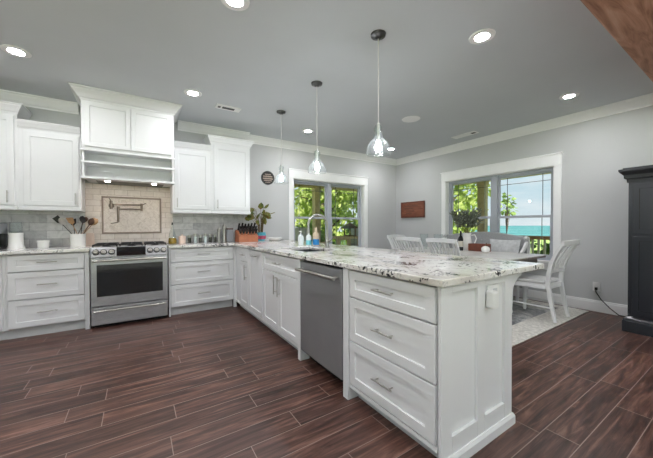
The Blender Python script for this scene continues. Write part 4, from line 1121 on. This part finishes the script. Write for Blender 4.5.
# knife block
kb = (1.45, 4.56)
r = thing('knife_block', 'orange cherry wood knife block in the worktop corner', 'knife block', (kb[0], kb[1], CT))
Y0, Y1 = kb[1]-.10, kb[1]+.12
build('block', MB().prism([(Y0, CT), (Y1, CT), (Y1, CT+.17), (Y1-.05, CT+.19), (Y0, CT+.10)], 'x', kb[0]-.15, kb[0]+.15), M['copper'], r, bevel=.004)
kdir = Vector((0, -.55, .82)).normalized()
k_names = 0
for row, (yo, zo) in enumerate(((.035, .117), (.10, .144), (.15, .165))):
    for i in range(6):
        x = kb[0]-.122 + .049*i + (.01 if row == 1 else 0)
        base = Vector((x, Y0+yo, CT+zo+.004)); L = .10 + .02*row + rnd.uniform(-.008, .012)
        base = base + kdir*.002
        t = thing('kitchen_knife', 'black handled knife standing in the cherry wood block', 'knife', tuple(base), 0, 'black handled knives in the block')
        build('handle', MB().bar([base+kdir*.012, base+kdir*L*.5, base+kdir*L], .017, .026, up=(1, 0, 0)), M['black'], t, bevel=.003)
        build('bolster', MB().bar([base, base+kdir*.0118], .012, .020, up=(1, 0, 0)), M['nickel'], t)
# plant in a pot with leaves over the wall
pb = (1.75, 4.74, CT)
r = thing('planter', 'turquoise and pink glazed planter behind the knife block', 'planter', pb)
build('pot', MB().lathe(pb, [(0, 0), (.055, 0), (.075, .03), (.085, .09), (.080, .13), (.085, .14), (.075, .14), (.07, .09), (.05, .03), (0, .02)], 28), M['aqua'], r, smooth=True)
build('glaze_band', MB().lathe(pb, [(.0765, .028), (.0790, .028), (.0872, .085), (.0848, .085)], 28, closed=True), M['red'], r, smooth=True)
rnd = random.Random(12)
r = thing('house_plant', 'leafy house plant with green and brown leaves in the glazed planter', 'plant', (pb[0], pb[1], CT+.021))
st = MB(); lf = MB()
for i in range(30):
    a = rnd.uniform(0, 2*PI); h = rnd.uniform(.30, .52); sp = rnd.uniform(.03, .13)
    dx, dy = math.cos(a)*sp - .05, min(.08, math.sin(a)*sp) - .02
    b = Vector(pb) + Vector((math.cos(a)*.02, math.sin(a)*.02, .032)); e = b + Vector((dx, dy, h)); m = b + Vector((dx*.25, dy*.25, h*.6))
    st.tube([b, m, e], .004, 6, r1=.002)
    d = Vector((dx*1.2, dy*1.2 - .05, .08 - .25*rnd.random()))
    leaf_mesh(lf, e, d, rnd.uniform(.11, .16), rnd.uniform(.07, .10), rnd)
build('stems', st, M['stem'], r); build('foliage', lf, M['houseleaf'], r)
dp = (1.93, 4.58)
tag(build('oval_dish', MB().lathe((dp[0], dp[1], CT), [(0, 0), (.075, 0), (.125, .035), (.13, .05), (.123, .05), (.07, .008), (0, .008)], 32), M['ceramic'], None, smooth=True), 'low white dish on the worktop beside the glazed planter', 'dish')
# soap bottles behind the sink
def soap(x, y, h, w, label, bodym, topm, pump, liquid=None):
    r = thing('soap_bottle', label, 'bottle', (x, y, CT), 0, 'soap bottles beside the sink')
    build('body', MB().lathe((x, y, CT), [(0, 0), (w, 0), (w*1.05, .01), (w*1.05, h*.55), (w*.8, h*.68), (w*.4, h*.74), (w*.4, h*.78), (0, h*.78)], 20), M[bodym], r, smooth=True)
    if liquid: build('liquid_band', MB().lathe((x, y, CT), [(w*1.055, .008), (w*1.07, .008), (w*1.07, h*.36), (w*1.055, h*.36)], 20, closed=True), M[liquid], r, smooth=True)
    if pump: build('pump', MB().tube([(x, y, CT+h*.782), (x, y, CT+h*.93), (x, y, CT+h)], .007, 10).tube([(x, y, CT+h*.97), (x-.035, y-.01, CT+h*.95)], .005, 8), M[topm], r, smooth=True)
    else: build('cap', MB().lathe((x, y, CT), [(0, h*.782), (w*.45, h*.782), (w*.38, h), (0, h)], 16), M[topm], r, smooth=True)
soap(1.745, 3.30, .185, .036, 'clear milky soap bottle with pump, leftmost beside the sink', 'clearish', 'plastic', True)
soap(1.82, 3.23, .185, .034, 'clear bottle with aqua liquid between the milky bottle and blue soap bottle', 'clearish', 'plastic', False, 'teal')
soap(1.885, 3.16, .225, .038, 'blue dish soap bottle with orange top beside the faucet', 'orange_cap', 'orange_cap', False, 'blue')

# ================================================================== OUTSIDE
GZ = -.45
struct('lawn_ground', MB().box(-60, 46, -40, 43, GZ-.5, GZ).box(-60, 46, 43.001, 400, GZ-.5, GZ), M['lawn'])
struct('lake_water', MB().prism([(46, -5000), (6000, -5000), (6000, 5600), (46, 43)], 'z', -9, -8.5), M['lake'])
struct('porch_floor_outside', MB().box(-3, 8.15, YS+.16, 8.3, -.16, -.06).box(XR+.16, 8.15, -6, YS+.16, -.16, -.06), M['deck'])
struct('porch_ceiling_outside', MB().box(-3, 8.15, YS+.16, 8.3, 2.52, 2.6).box(XR+.16, 8.15, -6, YS+.16, 2.52, 2.6), M['soffit'])
struct('porch_beam_outside', MB().box(-3, 8.1, 7.95, 8.1, 2.36, 2.5195).box(7.9, 8.1, -6, 7.949, 2.36, 2.5195), M['porch'])
struct('roof_outside', MB().box(XL-.6, 8.6, YB-.6, 8.7, 2.93, 3.1), M['deck'])
def ppost(x, y, label):
    r = thing('porch_post', label, 'post', (x, y, -.06), 0, 'tan porch posts')
    build('shaft', MB().box(x-.095, x+.095, y-.095, y+.095, -.0598, 2.3595), M['porch'], r, bevel=.006)
    build('base_collar', MB().box(x-.115, x+.115, y-.115, y+.115, -.0598, .10).box(x-.115, x+.115, y-.115, y+.115, 2.26, 2.3595), M['porch'], r, bevel=.006)
ppost(4.80, 8.02, 'square tan porch post outside the left pane of the sink window')
ppost(7.99, 4.44, 'square porch post outside the left half of the dining window')
ppost(7.99, 1.0, 'square porch post beyond the right edge of the dining window')
ppost(7.99, 8.02, 'square porch post at the outer corner of the porch')
r = thing('porch_railing', 'brown topped porch railing with pale balusters outside the dining window', 'railing', (7.99, 2.72, -.06))
build('top_rail', MB().box(7.94, 8.04, 1.12, 4.32, .82, .905), M['rail'], r, bevel=.004)
build('bottom_rail', MB().box(7.955, 8.025, 1.12, 4.32, .06, .12), M['rail'], r, bevel=.004)
y = 1.2
while y < 4.3:
    build('baluster', MB().box(7.97, 8.01, y, y+.04, .1205, .8195), M['balus'], r); y += .125
# porch furniture
def porch_chair(label, loc, rz, first=None):
    if first: return dup(first, loc, rz, label)
    r = thing('patio_chair', label, 'chair', loc, rz, 'grey cushioned porch chairs', local=True)
    w = M['porch']
    for s in (-1, 1):
        build('leg', MB().box(.34*s-.03, .34*s+.03, .26, .32, 0, .60), w, r); build('leg', MB().box(.34*s-.03, .34*s+.03, -.36, -.30, 0, .60), w, r)
        build('arm', MB().box(.34*s-.05, .34*s+.05, -.38, .36, .601, .635), w, r, bevel=.006)
    build('seat_frame', MB().box(-.305, .305, -.34, .32, .27, .33), w, r)
    build('seat_cushion', MB().box(-.30, .30, -.30, .33, .331, .47), M['patio_cushion'], r, bevel=.04, seg=3)
    build('back_cushion', MB().prism([(-.19, .471), (-.31, .95), (-.44, .93), (-.33, .471)], 'x', -.30, .30), M['patio_cushion'], r, bevel=.04, seg=3)
    return r
pc1 = porch_chair('grey cushioned porch chair outside the left sink window pane', (3.75, 6.75, -.059), math.radians(-70))
porch_chair('grey cushioned porch chair outside the right sink window pane, behind the porch table', (5.85, 7.40, -.059), math.radians(110), pc1)
for o_ in [o for o in COL.objects if o.name.startswith('patio_chair')]: o_.scale = (1.15, 1.1, 1.25)
r = thing('patio_table', 'tan timber porch table seen through the right pane of the sink window', 'table', (4.94, 6.72, -.059))
build('tabletop', MB().box(4.5, 5.38, 6.4, 7.05, .80, .86), M['porch'], r, bevel=.006)
for x in (4.58, 5.30):
    for yy in (6.48, 6.97): build('leg', MB().box(x-.04, x+.04, yy-.04, yy+.04, -.0588, .7998), M['porch'], r)
lt = (5.15, 6.72, .8602)
r = thing('table_lantern', 'dark brown pitched roof lantern on the porch table', 'lantern', lt)
build('base', MB().box(lt[0]-.13, lt[0]+.13, lt[1]-.13, lt[1]+.13, lt[2], lt[2]+.03), M['darkspoon'], r, bevel=.004)
mb = MB()
for sx in (-.11, .11):
    for sy in (-.11, .11): mb.box(lt[0]+sx-.012, lt[0]+sx+.012, lt[1]+sy-.012, lt[1]+sy+.012, lt[2]+.0302, lt[2]+.22)
build('frame_posts', mb, M['darkspoon'], r)
q = [(lt[0]+a, lt[1]+b, lt[2]+.2202) for a, b in ((-.2, -.2), (.2, -.2), (.2, .2), (-.2, .2))]
build('roof', MB().add(q + [(lt[0], lt[1], lt[2]+.40)], [(3,2,1,0), (0,1,4), (1,2,4), (2,3,4), (3,0,4)]), M['darkspoon'], r)

# trees beyond the porch
def make_tree_mesh(seed, h, cr, nl, L, low=.12):
    rnd = random.Random(seed); tr = MB(); lf = MB()
    tr.tube([(0, 0, -.05), (.05, .02, h*.3), (.0, .06, h*.6), (.03, .0, h*.92)], [cr*.07, cr*.055, cr*.04, cr*.012], 10)
    blobs = []
    for k in range(16):
        a = rnd.uniform(0, 2*PI); z = h*rnd.uniform(low+.1, .95); rr = cr*rnd.uniform(.25, .75)*(1.15-abs(z/h-.55))
        c = Vector((math.cos(a)*rr, math.sin(a)*rr, z)); blobs.append((c, cr*rnd.uniform(.32, .5)))
        tr.tube([(.02, .03, z*.62), tuple(c*.5 + Vector((0, 0, z*.42))), tuple(c)], [cr*.025, cr*.018, cr*.006], 6)
    for i in range(nl):
        c, br = blobs[i % len(blobs)]
        d = Vector((rnd.gauss(0, 1), rnd.gauss(0, 1), rnd.gauss(0, 1))).normalized()
        p = c + d*br*rnd.uniform(.35, 1.0)**.6
        leaf_mesh(lf, p, d + Vector((rnd.uniform(-.9, .9), rnd.uniform(-.9, .9), -.5)), L*rnd.uniform(.7, 1.3), L*.62, rnd)
    return tr, lf
def tree_proto(name, label, loc, seed, h, cr, nl, L, mleaf, rz=0, group='trees beyond the porch', low=.12):
    r = thing(name, label, 'tree', loc, rz, group, local=True)
    tr, lf = make_tree_mesh(seed, h, cr, nl, L, low)
    build('trunk', tr, M['trunk'], r, smooth=True); build('foliage', lf, mleaf, r)
    return r
LW = 'yellow green leafy tree crowding the view through the sink window'
t1 = tree_proto('leafy_tree', LW, (3.0, 13.6, GZ), 1, 6.0, 2.6, 3400, .34, M['leaf'])
t2 = tree_proto('leafy_tree', LW, (9.3, 14.2, GZ), 2, 6.6, 2.7, 3400, .34, M['leaf'])
t3 = tree_proto('leafy_tree', 'tall yellow green tree outside the left half of the dining window', (14.2, 10.1, GZ), 3, 6.2, 2.3, 2600, .30, M['leaf'])
dup(t1, (6.2, 20.0, GZ), 1.3, LW); dup(t2, (13.0, 20.6, GZ), 2.1, LW); dup(t1, (9.6, 26.6, GZ), 3.0, LW)
dup(t2, (16.6, 27.0, GZ), .7, LW); dup(t1, (3.0, 27.0, GZ), 4.0, LW); dup(t1, (21.8, 20.2, GZ), 5.0, 'yellow green tree standing behind the tall tree beyond the dining window')
dup(t2, (16.4, 15.2, GZ), 1.0, 'yellow green tree crowding behind the porch post in the dining window')
t4 = tree_proto('sapling', 'slim sapling whose leaves reach past the left edge of the large dining window pane', (11.3, 5.36, GZ), 9, 2.95, .34, 60, .17, M['leaf_dark'], low=.62)
bs = tree_proto('shrub', 'dark green shrub beyond the porch outside the sink window', (5.6, 9.6, GZ), 5, 1.5, .9, 900, .16, M['leaf_dark'], group='shrubs along the porch')
for x, y, a in ((3.0, 9.7, 1.), (8.2, 9.8, 2.), (10.8, 10.2, 3.)): dup(bs, (x, y, GZ), a, 'dark green shrub beyond the porch outside the sink window')
hd = tree_proto('shrub', 'low dark green shrub beyond the porch railing outside the dining window', (9.3, 3.0, GZ), 6, 1.15, .8, 900, .14, M['leaf_dark'], group='shrubs along the porch')
for x, y, a in ((9.3, .7, 1.), (9.35, 5.35, 2.)): dup(hd, (x, y, GZ), a, 'low dark green shrub beyond the porch railing outside the dining window')
